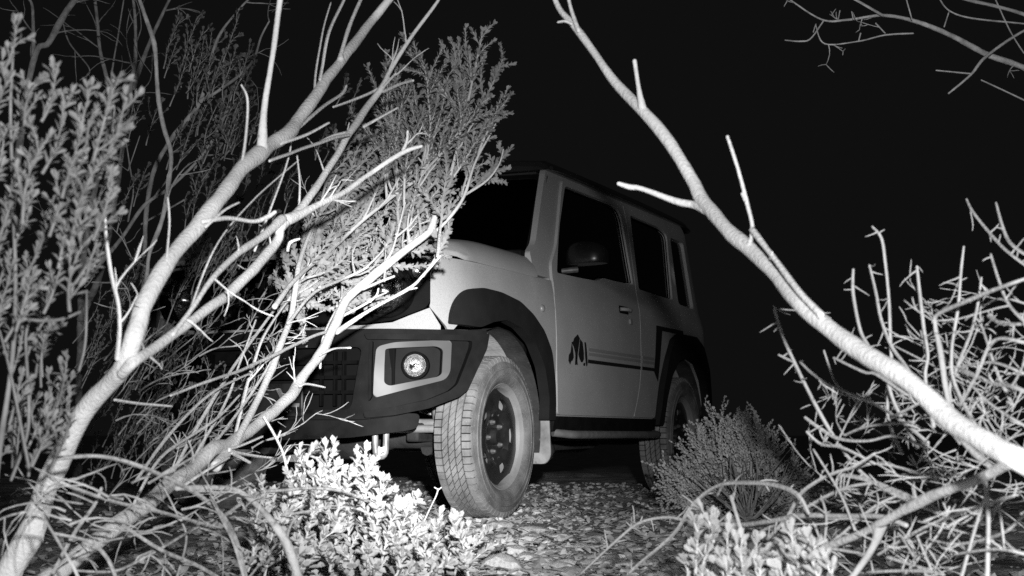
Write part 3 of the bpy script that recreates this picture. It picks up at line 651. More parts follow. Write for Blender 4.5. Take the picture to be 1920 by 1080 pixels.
for x, y, rx, rz in ((0, -.6975, 1.0, math.pi), (-2.59, .6975, 2.0, 0), (-2.59, -.6975, .2, math.pi)):
    c = copy_tree(w0, car); c.location = (x, y, .342); c.rotation_euler = (0, rx, rz)

# ================================================================== plants
def jitter_path(P, amp):
    out = []
    for i, p in enumerate(P):
        s = Vector(p[:3]) if not isinstance(p, Vector) else p
        out.append(s + Vector((noise.noise(s * 9), noise.noise(s * 9 + Vector((5, 0, 0))), noise.noise(s * 9 + Vector((0, 7, 0))))) * amp)
    return out
def trace(spec, d0, d1, sub=4, zf=None, ws_=1.0):
    """'x,y,w x,y,w ...' in photo pixels -> world points and radii between depths d0 and d1"""
    P = [tuple(map(float, q.split(','))) for q in spec.split()]
    P = catmull(P, sub); n = len(P); pts, rad = [], []
    ln = [0.0]
    for a, b in zip(P, P[1:]): ln.append(ln[-1] + math.dist(a[:2], b[:2]))
    for i, (x, y, w) in enumerate(P):
        d = (d0 + (d1 - d0) * ln[i] / max(ln[-1], 1)) * (zf(x) if zf else 1)
        p = at(x, y, d); pts.append(p); rad.append(max(.4, w * .5 * ws_) * d / F)
    pts = [p + Vector((noise.noise(p * 7), noise.noise(p * 7 + Vector((9, 0, 0))), noise.noise(p * 7 + Vector((0, 4, 0))))) * min(.012, r * .5) for p, r in zip(pts, rad)]
    rad = [r * (1 + .09 * noise.noise(p * 13)) for p, r in zip(pts, rad)]
    return rounded(pts, rad)
def rounded(pts, rad):
    a = (pts[0] - pts[1]).normalized(); b = (pts[-1] - pts[-2]).normalized()
    P = [pts[0] + a * rad[0] * .75, pts[0] + a * rad[0] * .5] + list(pts) + [pts[-1] + b * rad[-1] * .5, pts[-1] + b * rad[-1] * .75]
    return P, [rad[0] * .25, rad[0] * .75] + list(rad) + [rad[-1] * .75, rad[-1] * .25]
class Plant:
    def __init__(s, name, label, cat, base, bark, leaf=None, group=None, zx=None, zv=None):
        s.zf = (lambda x: interp(x, zx, zv)) if zx else (lambda x: 1.0); s.k = 1.0 if not zv else sum(zv) / len(zv)
        s.root = empty(name, base, 0, label, cat, group); s.off = Vector(base); s.bark = bark; s.leafm = leaf
        s.kl = None; s.ws = .68; s.tv, s.tf = [], []; s.lv, s.lf = [], []; s.leaves = []; s.n = 0; s.lines = []
    def limb(s, spec, d0, d1, name='branch'):
        pts, rad = trace(spec, d0, d1, 7, s.zf, s.ws); s.limb3(pts, rad, name)
    def limb3(s, pts, rad, name='branch'):
        s.lines.append((pts, rad))
        if name == 'branch' and len(rad) > 14 and max(rad) > .006:
            rad = [r * k for r, k in zip(rad, (1.0, 1.5, 1.5, 1.48, 1.42, 1.34, 1.25, 1.16, 1.08, 1.03))] + rad[10:]
        big = max(rad) * F / 5 > 2.6
        n = 14 if max(rad) > .012 else 8
        if big:
            V, Fc = tube_data(pts, rad, n)
            for i, c in enumerate(pts):
                for q in range(i * n, i * n + n):
                    v = V[q]; k = .18 * noise.noise(v * 12) + .05 * noise.noise(v * 31) + .30 * max(0, noise.noise(v * 11 + Vector((3, 1, 8))) - .42)
                    V[q] = v + (v - c) * k - s.off
            pyobj(name, V, Fc, M[s.bark], s.root, 60)
        else: tube_data([p - s.off for p in pts], rad, 5, s.tv, s.tf)
    def at(s, x, y, d): return at(x, y, d * s.zf(x))
    def twig(s, p, d, L, r, curl=.3, depth=0, fork=.5, rng=R, gravity=0, sub=False):
        if not sub: L *= s.k; r *= s.k
        n = max(4, int(L / .03 / s.k)); pts = [p]; rad = [r]; dd = d.normalized(); bend = Vector((rng.gauss(0, 1), rng.gauss(0, 1), rng.gauss(0, 1))) * curl / n
        for i in range(n):
            dd = (dd + bend + Vector((rng.gauss(0, 1), rng.gauss(0, 1), rng.gauss(0, 1))) * .10 + Vector((0, 0, -gravity / n))).normalized()
            pts.append(pts[-1] + dd * L / n); rad.append(max(.0011, r * (1 - .62 * (i + 1) / n)))
        tube_data([q - s.off for q in pts] , rad[:-1] + [rad[-1] * .5], 5, s.tv, s.tf)
        if depth > 0:
            k = rng.randint(1, 3)
            for _ in range(k):
                i = rng.randint(max(1, n // 4), n); e = Vector((rng.gauss(0, 1), rng.gauss(0, .8), rng.gauss(0, 1))) * fork
                s.twig(pts[i], (pts[min(i + 1, n)] - pts[i - 1]).normalized() + e, L * rng.uniform(.35, .65), rad[i] * .75, curl, depth - 1, fork, rng, gravity, True)
        return pts, rad
    def side_twigs(s, k, L0, L1, r, depth=1, fork=.6, lines=None, bias=Vector((0, 0, 0)), rng=R, curl=.4):
        ls = lines or list(s.lines)
        wts = [sum((a - b).length for a, b in zip(l[0], l[0][1:])) for l in ls]
        for _ in range(k):
            pts, rad = rng.choices(ls, wts)[0]; i = rng.randint(1, len(pts) - 2)
            t = (pts[i + 1] - pts[i - 1]).normalized(); e = Vector((rng.gauss(0, 1), rng.gauss(0, .7), rng.gauss(0, 1))); e = (e - t * e.dot(t)).normalized()
            s.twig(pts[i], t * rng.uniform(.2, 1.1) + e * .8 + bias, rng.uniform(L0, L1), min(r * s.k, rad[i] * .7) / s.k, curl, depth, fork, rng)
    def leaf(s, p, d, nrm, L, w):
        d = d.normalized(); x = d.cross(nrm)
        x = x.normalized() if x.length > 1e-5 else d.orthogonal().normalized(); s.leaves.append((p, d, x, x.cross(d), L, w))
    def sprig(s, pts, L, step, w=.42, start=.25, spread=.9, rng=R):
        """leaves spiral round the stem points"""
        ln = [0.0]
        for a, b in zip(pts, pts[1:]): ln.append(ln[-1] + (b - a).length)
        T = ln[-1]; x = T * start; k = rng.random() * 6
        while x < T:
            i = max(1, next(j for j in range(1, len(ln)) if ln[j] >= x)); t = (x - ln[i - 1]) / max(ln[i] - ln[i - 1], 1e-6)
            p = pts[i - 1].lerp(pts[i], t); d = (pts[i] - pts[i - 1]).normalized(); o = d.orthogonal().normalized(); q = d.cross(o)
            k += 2.4; e = o * math.cos(k) + q * math.sin(k); f = x / T
            s.leaf(p, d * rng.uniform(.7, 1.1) + e * spread * rng.uniform(.6, 1.1) * (1.15 - .5 * f), e * -1 + d * .8, L * rng.uniform(.7, 1.15) * (1.05 - .35 * f), w)
            x += step * rng.uniform(.7, 1.3)
        d = (pts[-1] - pts[-2]).normalized()
        for _ in range(3): s.leaf(pts[-1], d + Vector((rng.gauss(0, .3), rng.gauss(0, .3), rng.gauss(0, .3))), Vector((rng.gauss(0, 1), -1, rng.gauss(0, 1))), L * .75, w)
    def stem(s, a, b, r, sag=0, side=0, rng=R, n=9):
        """curved stem from a to b"""
        d = b - a; L = d.length; o = Vector((rng.gauss(0, 1), rng.gauss(0, .6), rng.gauss(0, 1))) * L * .06 + Vector((0, 0, -sag * L))
        pts = []
        for i in range(n + 1):
            t = i / n; p = a + d * t + o * 4 * t * (1 - t); pts.append(p + Vector((noise.noise(p * 14), noise.noise(p * 14 + Vector((3, 0, 0))), noise.noise(p * 14 + Vector((0, 3, 0))))) * L * .015)
        rad = [max(.0012, r * (1 - .75 * i / n)) for i in range(n + 1)]
        tube_data([q - s.off for q in pts], rad, 5, s.tv, s.tf); return pts, rad
    def leafy(s, a, b, r, L, step, kids=4, kl=.4, sag=0, w=.42, start=.25, rng=R, klen=None):
        kk = s.kl or s.k; r *= kk; L *= kk; step *= kk
        pts, rad = s.stem(a, b, r, sag, 0, rng); s.sprig(pts, L, step, w, start, .9, rng)
        T = (b - a).length; main = (b - a).normalized()
        for j in range(kids):
            i = int(len(pts) * (start * .6 + (.95 - start * .6) * (j + rng.random() * .8) / kids)); i = min(max(i, 1), len(pts) - 2)
            e = Vector((rng.gauss(0, 1), rng.gauss(0, .8), rng.gauss(0, 1))); e = (e - main * e.dot(main)).normalized()
            t = pts[i] + (main + e * rng.uniform(.35, .75)).normalized() * T * kl * rng.uniform(.6, 1.1) * (1.1 - .6 * i / len(pts))
            p2, r2 = s.stem(pts[i], t, rad[i] * .7, sag * .5, 0, rng, 6); s.sprig(p2, L * .92, step, w, .12, .9, rng)
        return pts
    def finish(s, individual=0, inframe=True):
        if s.tv:
            o = pyobj('twigs', s.tv, s.tf, M[s.bark], s.root, 60); o['kind'] = 'stuff'
        if not s.leaves: return
        def size(l):
            v = l[0] - CAM; z = max(.2, v.dot(CF)); x = 960 + F * v.x / z; y = 540 - F * v.dot(CU) / z
            ok = 0 < x < 1920 and 0 < y < 1080
            return (l[4] / z) * (1 if ok else .01)
        order = sorted(s.leaves, key=size, reverse=True)
        base = [(0, 0, 0), (.30, .30, .05), (.70, .5, .04), (1, 0, -.10), (.70, -.5, .04), (.30, -.30, .05), (.60, 0, -.06)]
        tr = [(0, 1, 6), (1, 2, 6), (2, 3, 6), (3, 4, 6), (4, 5, 6), (5, 0, 6)]
        if individual:
            mes = []
            for q in range(3):
                b2 = [(0, 0, 0), (.22, .16, .03), (.5, .40, .06), (.8, .44, .02 - q * .03), (1, .0, -.10 + q * .07), (.8, -.44, .03), (.5, -.40, .06), (.22, -.16, .03), (.3, 0, -.02), (.62, 0, -.05), (.85, 0, -.06)]
                me = bpy.data.meshes.new('leaf'); me.from_pydata(b2, [], [(0, 1, 8), (1, 2, 9, 8), (2, 3, 10, 9), (3, 4, 10), (4, 5, 10), (5, 6, 9, 10), (6, 7, 8, 9), (7, 0, 8)]); finish(me, M[s.leafm], 0); mes.append(me)
            for i, (p, d, x, nn, L, w) in enumerate(order[:individual]):
                o = link('leaf', mes[i % 3], s.root); m = Matrix((d, x, nn)).transposed().to_4x4()
                o.matrix_local = Matrix.Translation(p - s.off) @ m @ Matrix.Diagonal((L, L * w * 2.1, L, 1))
        V, Fc = [], []
        for p, d, x, nn, L, w in order[individual:]:
            b = len(V); o = p - s.off
            for u, v, h in base: V.append(o + d * (u * L) + x * (v * L * w * 2) + nn * (h * L))
            Fc += [(a + b, c + b, e + b) for a, c, e in tr]
        if V:
            o = pyobj('foliage', V, Fc, M[s.leafm], s.root, 0); o['kind'] = 'stuff'
def gz(px, d, py=None):  # ground point under a pixel column at depth d
    x = (px - 960) / F * d; return Vector((x, d, gh(x, d)))

# ---- the big pale limbs at the left
T = Plant('bare_tree', 'large pale bare tree leaning from the lower left corner across the car', 'tree', gz(20, 2.85), 'bark', None, None, [0, 250, 400, 700], [.70, .60, .66, .86])
for sp, d0, d1, nm in [
    ('0,1120,84 50,1010,72 75,930,66 115,860,60 165,770,54 205,715,52 235,675,50 255,610,50 265,570,48 300,510,46 345,450,46 400,385,44 450,320,42 490,282,42 520,262,40 560,225,34 600,170,32 640,115,28 690,50,24 735,-5,20 780,-60,16', 4.1, 4.6, 'trunk'),
    ('490,284,20 495,220,17 505,140,16 515,70,15 525,0,14 530,-40,12', 4.42, 4.3, 'branch'),
    ('228,700,20 262,668,32 330,620,30 400,570,28 440,541,28 519,456,28 531,425,26 591,355,20 657,248,21 716,163,18 732,132,13 776,63,11 820,3,8 830,-20,7', 4.25, 4.9, 'branch'),
    ('534,415,22 591,387,18 645,362,16 692,327,14 755,286,12 790,274,8', 4.55, 4.35, 'branch'),
    ('752,288,10 762,265,9 764,246,8', 4.4, 4.35, 'branch'),
    ('530,412,20 497,440,20 440,481,18 400,520,16 365,570,14 325,625,14', 4.55, 4.3, 'branch'),
    ('380,415,13 425,409,12 475,415,11 500,408,13 516,398,9', 4.32, 4.15, 'branch'),
    ('220,672,14 225,620,12 222,570,12 210,520,11 200,450,10 197,406,8', 4.2, 4.1, 'branch'),
    ('453,160,6 465,195,8 455,295,9 440,340,10', 4.5, 4.4, 'branch'),
    ('525,270,10 575,252,8 617,230,6', 4.4, 4.3, 'branch'), ('505,302,9 565,280,9 620,260,10 655,253,8', 4.45, 4.6, 'branch'),
    ('600,150,9 605,125,8 616,63,9 645,0,8 650,-15,8', 4.5, 4.6, 'branch'), ('638,112,14 641,95,12 657,45,11 676,0,10 680,-15,9', 4.5, 4.6, 'branch'),
    ('590,185,7 592,140,6 605,60,5 620,5,4', 4.5, 4.7, 'branch'),
    ('716,163,9 670,185,8 625,201,6', 4.75, 4.85, 'branch'), ('718,172,10 750,158,8 775,151,7', 4.75, 4.6, 'branch'), ('682,237,9 745,203,6', 4.7, 4.6, 'branch'),
    ('595,270,9 620,257,9 657,247,10', 4.75, 4.7, 'branch'), ('716,165,9 742,138,5', 4.75, 4.7, 'branch'),
    ('540,470,11 545,455,8 562,448,5', 4.5, 4.4, 'branch'), ('385,425,9 420,395,7 448,380,6', 4.3, 4.25, 'branch'),
    ('560,240,10 600,205,9 640,178,8 650,160,6', 4.5, 4.6, 'branch'), ('620,300,6 640,285,5 655,230,3', 4.7, 4.7, 'branch'), ('478,470,7 540,300,5 545,240,4', 4.55, 4.6, 'branch'),
    ('310,500,7 318,420,6 315,370,5', 4.3, 4.4, 'branch'), ('350,600,7 400,470,6 470,380,5 560,300,4', 4.5, 4.7, 'branch'), ('560,390,6 562,340,5 557,290,4', 4.6, 4.7, 'branch')]:
    T.limb(sp, d0, d1, nm)
T.side_twigs(22, .06, .22, .0035, 1, .4, T.lines[2:8], Vector((.3, 0, .4)), R, .2)
T.finish()

# ---- leafy shrub whose limb crosses the headlight
B = Plant('leafy_shrub', 'leafy shrub with pale limb crossing the headlight, sprays of small leaves over the windscreen', 'shrub', gz(90, 2.6), 'bark', 'leaf2', None, [60, 400, 650], [.60, .76, 1.0])
for sp, d0, d1, nm in [
    ('60,1110,52 125,1060,50 215,985,46 280,935,44 350,885,42 400,845,40 440,825,36 497,784,32 546,739,30 578,694,28 603,662,27 627,613,26 652,560,25 707,510,24 739,485,22 780,456,20 808,431,17', 4.3, 4.85, 'trunk'),
    ('808,431,15 821,387,13 837,352,11 852,299,9 866,240,8 882,170,6 895,110,4 905,62,3', 4.85, 5.1, 'branch'),
    ('800,438,11 818,432,9 846,403,10 871,365,9 893,300,7 925,240,5 955,176,3', 4.85, 5.0, 'branch'), ('868,368,7 912,340,5 935,310,4 944,280,3', 4.95, 4.9, 'branch'),
    ('405,875,22 440,830,21 480,755,20 520,665,20 545,595,17 555,540,15 562,495,12 580,440,8 600,400,6', 4.45, 4.95, 'branch'),
    ('515,575,11 547,532,11 582,500,11 616,472,11 679,415,11 739,365,10 777,340,8', 4.75, 5.0, 'branch'),
    ('540,606,10 591,548,9 660,516,8 690,500,6', 4.7, 4.8, 'branch'), ('632,622,11 692,582,9 767,541,9 796,513,8 826,480,6', 4.68, 4.6, 'branch'), ('765,543,7 782,540,4', 4.62, 4.6, 'branch'),
    ('644,592,8 700,560,7 710,541,5', 4.7, 4.65, 'branch'), ('702,558,6 724,549,4', 4.66, 4.62, 'branch'), ('680,542,9 710,529,8 739,518,6', 4.75, 4.7, 'branch'),
    ('600,666,7 627,654,6 658,652,5', 4.6, 4.55, 'branch'), ('562,724,7 575,719,7 609,726,5', 4.55, 4.5, 'branch'), ('320,742,7 390,715,8 450,695,9 525,660,10 590,630,9 612,622,8', 4.4, 4.7, 'branch'),
    ('495,782,9 520,825,8 535,865,8 542,917,9', 4.5, 4.3, 'branch'), ('519,826,6 526,808,5', 4.45, 4.43, 'branch'), ('531,856,6 538,843,5 545,835,4', 4.4, 4.38, 'branch'), ('537,872,6 544,855,5', 4.38, 4.36, 'branch'),
    ('430,842,9 460,832,7 492,818,6', 4.42, 4.35, 'branch'), ('430,845,10 470,853,8 510,858,6', 4.42, 4.35, 'branch'), ('434,848,10 470,868,8', 4.42, 4.36, 'branch'), ('345,910,9 390,880,7 430,858,5', 4.4, 4.3, 'branch'),
    ('700,515,8 730,480,7 745,440,6 760,380,5', 4.8, 4.9, 'branch'), ('600,690,6 605,640,6 620,600,6 650,548,5', 4.75, 4.85, 'branch'), ('770,465,7 765,420,6 775,370,5 790,330,4', 4.85, 5.0, 'branch'),
    ('440,820,9 470,700,9 500,620,8 560,540,6 640,440,4', 4.8, 5.0, 'branch'), ('300,930,9 370,800,9 430,700,8 500,600,7 530,560,5', 4.6, 4.9, 'branch'), ('215,750,8 265,757,8 322,762,6', 4.3, 4.25, 'branch'),
    ('255,900,8 330,800,8 400,735,7 470,700,6', 4.5, 4.7, 'branch'), ('350,880,7 420,760,7 450,680,6 480,600,5', 4.6, 4.8, 'branch'), ('240,965,8 300,860,8 400,790,7 450,740,5', 4.4, 4.6, 'branch'), ('380,860,7 470,740,7 530,640,5', 4.6, 4.75, 'branch')]:
    B.limb(sp, d0, d1, nm)
B.kl = 1.0; tw = [l for l in B.lines if l[1][0] < .02]
B.side_twigs(16, .05, .15, .004, 1, .5, B.lines[:1] + B.lines[4:7] + B.lines[14:15] + B.lines[-8:], Vector((.25, 0, .45)))
rb = random.Random(5)
def pix(p): v = p - CAM; z = v.dot(CF); return 960 + F * v.x / z, 540 - F * v.dot(CU) / z
bpts = [(p,) + pix(p) for l in B.lines for p in l[0] if pix(p)[0] > 540 and pix(p)[1] < 600]
tips = [(905, 60), (880, 95), (850, 85), (862, 140), (925, 130), (955, 180), (935, 215), (948, 285), (925, 320), (790, 105), (760, 95), (800, 150), (835, 170), (760, 170), (740, 140), (830, 230), (790, 220), (870, 260), (905, 240), (750, 250), (720, 220), (700, 270), (820, 310), (850, 340), (880, 330), (780, 330), (740, 330), (700, 340), (660, 300), (680, 390), (720, 400), (770, 400), (640, 360), (630, 420), (660, 460), (700, 440), (735, 450), (760, 440), (790, 400), (600, 460), (690, 500), (640, 520), (720, 480), (610, 380), (590, 500)]
for tx, ty in tips + [(x - rb.uniform(5, 45), y + rb.uniform(0, 60)) for x, y in tips]:
    d = rb.uniform(4.8, 5.25) if ty < 260 else rb.uniform(5.1, 5.35)
    if ty > 300 and tx > 850 or ty > interp(tx, [560, 652, 707, 780, 830], [640, 545, 495, 445, 400]) - 22: continue
    k = rb.uniform(90, 190); ax = tx - k * rb.uniform(.25, .75); ay = ty + k
    if ay > 560: ay = 560
    a_ = min(bpts, key=lambda q: (q[1] - ax) ** 2 + (q[2] - ay) ** 2)[0]
    B.leafy(a_, B.at(tx, ty, d), .0045, .030, .0050, 6, .40, .02, .24, .25, rb)
for i in range(110):
    x = rb.uniform(585, 790); y = rb.uniform(360, 560)
    if y > interp(x, [560, 652, 707, 780, 830], [640, 545, 495, 445, 400]) - 55: continue
    d = rb.uniform(5.0, 5.25); B.leafy(B.at(x - 25, y + 55, d), B.at(x, y, d), .003, .018, .0048, 3, .5, .02, .26, .2, rb)
B.finish()

# ---- out-of-focus leafy plant at the left edge
D = Plant('foreground_shrub', 'soft out-of-focus leafy shrub filling the left edge of the picture', 'shrub', gz(-30, 2.2), 'bark4', 'leaf4', None, [0, 1], [.72, .72])
rd_ = random.Random(9)
for sp, d0, d1 in [('-40,1200,26 -10,900,20 20,700,14 30,560,12 25,380,10 20,200,8 28,60,5', 3.0, 3.1), ('10,640,10 60,560,9 110,500,8 160,430,7 200,330,6 215,200,4', 3.0, 3.1), ('20,900,9 50,820,10 55,760,10 48,640,9 55,600,8 50,590,7', 3.2, 3.1), ('22,590,8 60,600,8 110,600,8 150,585,7', 3.05, 3.0), ('55,880,10 20,700,8 0,620,6', 3.1, 3.0), ('148,695,8 160,640,8 163,545,6', 3.2, 3.2)]:
    D.limb(sp, d0, d1)
for tx, ty in [(28, 45), (15, 150), (50, 170), (5, 250), (60, 250), (105, 135), (120, 190), (90, 260), (170, 165), (190, 190), (220, 150), (235, 180), (215, 240), (200, 290), (150, 260), (130, 320), (170, 330), (210, 330), (60, 350), (30, 330), (100, 380), (140, 400), (180, 390), (40, 430), (80, 450), (120, 460), (20, 500), (60, 520), (10, 400), (175, 440), (150, 300), (75, 150)]:
    d = rd_.uniform(2.85, 3.2); k = rd_.uniform(90, 170); D.leafy(D.at(tx - k * .3, ty + k, d), D.at(tx, ty, d), .004, .034, .0085, 3, .45, 0, .19, .12, rd_)
for i in range(30):
    x = rd_.uniform(-20, 130); y = rd_.uniform(560, 840); d = rd_.uniform(3.0, 3.5); D.leafy(D.at(x + rd_.uniform(-40, 10), y + 90, d), D.at(x, y, d), .0035, .032, .013, 2, .45, 0, .21, .3, rd_)
D.finish(300)

# ---- dim thin-stemmed shrub behind, to the left of the car
E_ = Plant('dim_shrub', 'dim thin-stemmed shrub in the dark behind the left limbs, small dull leaves', 'shrub', gz(140, 7.4), 'bark3', 'leaf3')
for sp, d0, d1 in [('140,1015,22 148,800,21 152,560,20 160,450,18 175,370,16 200,260,14 205,170,12 188,90,10 177,-5,8', 7.4, 7.2), ('150,600,16 200,470,15 245,165,12 252,130,12 255,60,9 250,-5,8', 7.3, 7.0), ('248,165,12 285,70,10 320,-5,8', 7.1, 7.0), ('20,400,16 60,120,16 90,80,18 120,25,18 150,-10,16', 6.6, 6.6), ('62,115,9 62,20,9 52,-5,8', 6.6, 6.6),
                   ('255,620,14 270,540,14 272,430,13 285,330,13 320,265,13 350,225,14 378,185,12 395,110,9 415,60,8 450,15,6 470,-5,5', 5.6, 5.9), ('376,190,10 410,170,9 470,120,8 490,70,6 505,40,5', 5.75, 5.8), ('150,535,12 225,450,11 270,385,10 320,350,9 385,285,8 430,200,6', 5.6, 5.8), ('205,170,6 232,0,4', 7.2, 7.2), ('118,40,4 130,80,4 168,130,4 150,150,4', 7.0, 7.1), ('240,415,6 250,360,5 243,310,5 237,270,3', 6, 6), ('240,320,4 262,255,3', 6, 6), ('262,640,13 275,520,12 280,475,12 300,420,13 312,370,13 320,295,13 306,240,13 298,190,13 290,90,13 272,30,11 258,-10,10', 4.3, 4.5), ('265,420,5 345,375,5', 5.7, 5.6)]:
    E_.limb(sp, d0, d1)
E_.side_twigs(45, .10, .4, .004, 1, .6)
re_ = random.Random(21)
for i in range(110):
    a = re_.random()
    if a < .3: x, y = re_.uniform(330, 480), re_.uniform(30, 250)
    elif a < .7: x, y = re_.uniform(370, 560), re_.uniform(190, 480)
    elif a < .85: x, y = re_.uniform(600, 690), re_.uniform(130, 330)
    else: x, y = re_.uniform(200, 330), re_.uniform(180, 620)
    d = re_.uniform(5.6, 5.95); k = re_.uniform(50, 110); E_.leafy(E_.at(x - k * .35, y + k, d), E_.at(x, y, d), .003, .030, .011, 2, .5, 0, .26, .2, re_)
for i in range(120):
    x, y = re_.uniform(180, 560), re_.uniform(440, 860); d = re_.uniform(5.2, 5.6)
    if x > 430 and y > 600: x -= 200
    k = re_.uniform(50, 120); E_.leafy(E_.at(x - k * .5, y + k, d), E_.at(x, y, d), .003, .024, .011, 2, .5, 0, .28, .3, re_)
E_.finish()

# ---- arching canes at the bottom left
C = Plant('arching_canes', 'tangle of arching bare canes and dead twigs at the bottom left', 'shrub', gz(330, 2.8), 'bark2', None, None, [0, 300, 700], [.60, .68, .84])
for sp, d0, d1 in [('90,868,10 110,860,11 185,855,12 250,870,13 320,900,13 375,930,13 420,970,12 445,1020,12 462,1090,12', 3.9, 3.85), ('115,905,10 210,940,10 300,960,10 390,985,9 430,995,7', 3.9, 3.9), ('100,1000,9 165,1015,10 200,1045,10 220,1090,10', 3.8, 3.8), ('85,930,6 110,938,6 155,945,6', 3.9, 3.9), ('230,985,9 300,1030,10 370,1060,10 420,1090,10', 3.85, 3.8),
                   ('330,916,10 400,914,14 439,917,15 465,932,16 491,956,17 517,987,20 540,1023,24 561,1078,26 570,1120,26', 3.9, 3.6), ('400,985,8 416,971,8 452,945,9 486,924,10 535,919,10 582,915,10 633,919,9 672,932,8 719,950,5', 3.9, 4.0), ('537,1040,9 537,1013,9 545,984,9 561,966,8 582,961,7', 3.8, 3.9), ('395,930,9 418,976,10 439,1018,11 460,1090,11', 3.8, 3.75), ('465,1085,6 522,1015,5 540,990,4', 3.8, 3.9), ('140,1070,7 215,1070,8 280,1040,8 360,995,7 430,960,6', 3.8, 4.0),
                   ('100,1075,10 140,1000,10 175,950,9 190,915,8', 3.9, 4.0), ('75,960,7 130,1050,8 150,1090,8', 3.8, 3.7), ('330,1090,7 350,1010,7 330,960,6 300,900,5', 3.9, 4.1)]:
    C.limb(sp, d0, d1)
rc = random.Random(3)
for i in range(30):
    x = rc.uniform(120, 560); y = rc.uniform(900, 1075); d = rc.uniform(3.8, 4.3); a = rc.uniform(-.9, .9)
    C.twig(C.at(x, y, d), Vector((rc.choice((-1, 1)) * 1.0, rc.gauss(0, .4), rc.uniform(-.1, .8))), rc.uniform(.08, .3), .0035, .7, 1, .6, rc, .4)
for i in range(45):
    x = rc.uniform(180, 480); y = rc.uniform(640, 960); d = rc.uniform(5.6, 6.4)
    C.twig(C.at(x, y, d), Vector((1.0, rc.gauss(0, .3), rc.uniform(.4, 1.3))), rc.uniform(.1, .4), .0035, .5, 2, .5, rc)
for i in range(25):
    x = rc.uniform(420, 860); d = rc.uniform(3.8, 4.4); g = gz(x, d)
    C.twig(g + Vector((0, 0, rc.uniform(0, .1))), Vector((rc.gauss(0, 1), rc.gauss(0, .4), rc.uniform(.2, 1.0))), rc.uniform(.08, .22), .003, .6, 1, .6, rc)
C.finish()
# ---- bright leafy plant at the bottom centre
G = Plant('saltbush', 'bright broad-leaved low bush at the bottom centre, left of the front tyre', 'bush', gz(650, 3.5), 'bark', 'leaf', None, [0, 1], [.86, .86])
rg = random.Random(14)
tips = [(685, 845), (672, 862), (700, 870), (625, 852), (610, 850), (632, 875), (582, 848), (575, 870), (655, 895), (715, 905), (722, 905), (640, 905), (560, 900), (600, 895), (778, 938), (765, 950), (740, 945), (735, 960), (700, 945), (825, 965), (855, 970), (820, 985), (850, 1000), (790, 990), (770, 985), (800, 1015), (835, 1025), (690, 975), (660, 950), (620, 945), (590, 950), (560, 960), (530, 960), (510, 930), (640, 990), (610, 1000), (580, 1010), (740, 1000), (720, 1030), (760, 1035), (690, 1030), (650, 1040), (610, 1050), (560, 1040), (520, 1020), (500, 985), (490, 905), (865, 1010), (870, 1045), (840, 1060), (800, 1055), (480, 950), (470, 1000), (700, 1060), (545, 935), (680, 920)]
for tx, ty in tips:
    d = rg.uniform(3.85, 4.35) - (ty - 850) / 230 * .25; k = rg.uniform(70, 130)
    G.leafy(G.at(tx + rg.uniform(-45, 15), min(ty + k, 815 + .36 / d * F), d + .05), G.at(tx, ty, d), .0035, .040, .0075, 3, .5, 0, .25, .1, rg)
for i in range(40):
    x = rg.uniform(480, 880); d = rg.uniform(3.7, 4.2); g = gz(x, d); G.leafy(g, g + Vector((rg.gauss(0, .05), rg.gauss(0, .05), rg.uniform(.05, .14))), .003, .036, .009, 2, .6, 0, .25, .05, rg)
G.finish(300)
# ---- lone curved straw left of the tyre
st = Plant('dry_straw', 'single thin curved straw standing beside the front tyre', 'straw', gz(775, 5.3), 'bark')
st.limb('772,1005,5 790,985,5 808,950,4 818,930,4 822,917,5', 4.7, 4.75); st.limb('823,918,3 828,914,4', 4.75, 4.75); st.limb('822,918,3 815,914,4', 4.75, 4.75); st.finish()
# ---- big bare limb at the right
Rt = Plant('leaning_bare_limb', 'long pale bare limb slanting across the right half from the lower right', 'tree', gz(2190, 1.6), 'bark', None, None, [1040, 1300, 1500, 1900, 2200], [.74, .66, .56, .42, .40])
for sp, d0, d1, nm in [
    ('2200,1090,116 2150,1010,100 2050,930,80 1930,870,64 1850,830,60 1780,785,58 1700,715,56 1630,670,54 1560,620,52 1520,590,52 1470,535,42 1400,465,40 1325,385,38 1300,340,32 1270,290,34 1205,205,32 1145,145,26 1082,55,20 1050,20,16 1035,-15,14', 3.9, 4.4, 'trunk'),
    ('1085,58,13 1072,20,11 1063,-15,10', 4.35, 4.4, 'branch'), ('1072,45,9 1060,40,8 1046,42,6', 4.35, 4.33, 'branch'), ('1206,203,17 1198,160,13 1190,113,11', 4.3, 4.25, 'branch'),
    ('1325,390,24 1300,383,18 1270,377,18 1205,355,14 1182,352,15 1160,345,11', 4.25, 4.1, 'branch'), ('1400,468,15 1410,430,12 1400,380,12 1385,320,11 1364,256,10', 4.2, 4.15, 'branch'), ('1397,375,9 1391,362,7', 4.16, 4.14, 'branch'),
    ('1409,430,13 1440,470,16 1475,515,18 1510,560,20 1540,592,24', 4.18, 4.12, 'branch'), ('1445,485,10 1448,474,8', 4.17, 4.15, 'branch')]:
    Rt.limb(sp, d0, d1, nm)
Rt.finish()
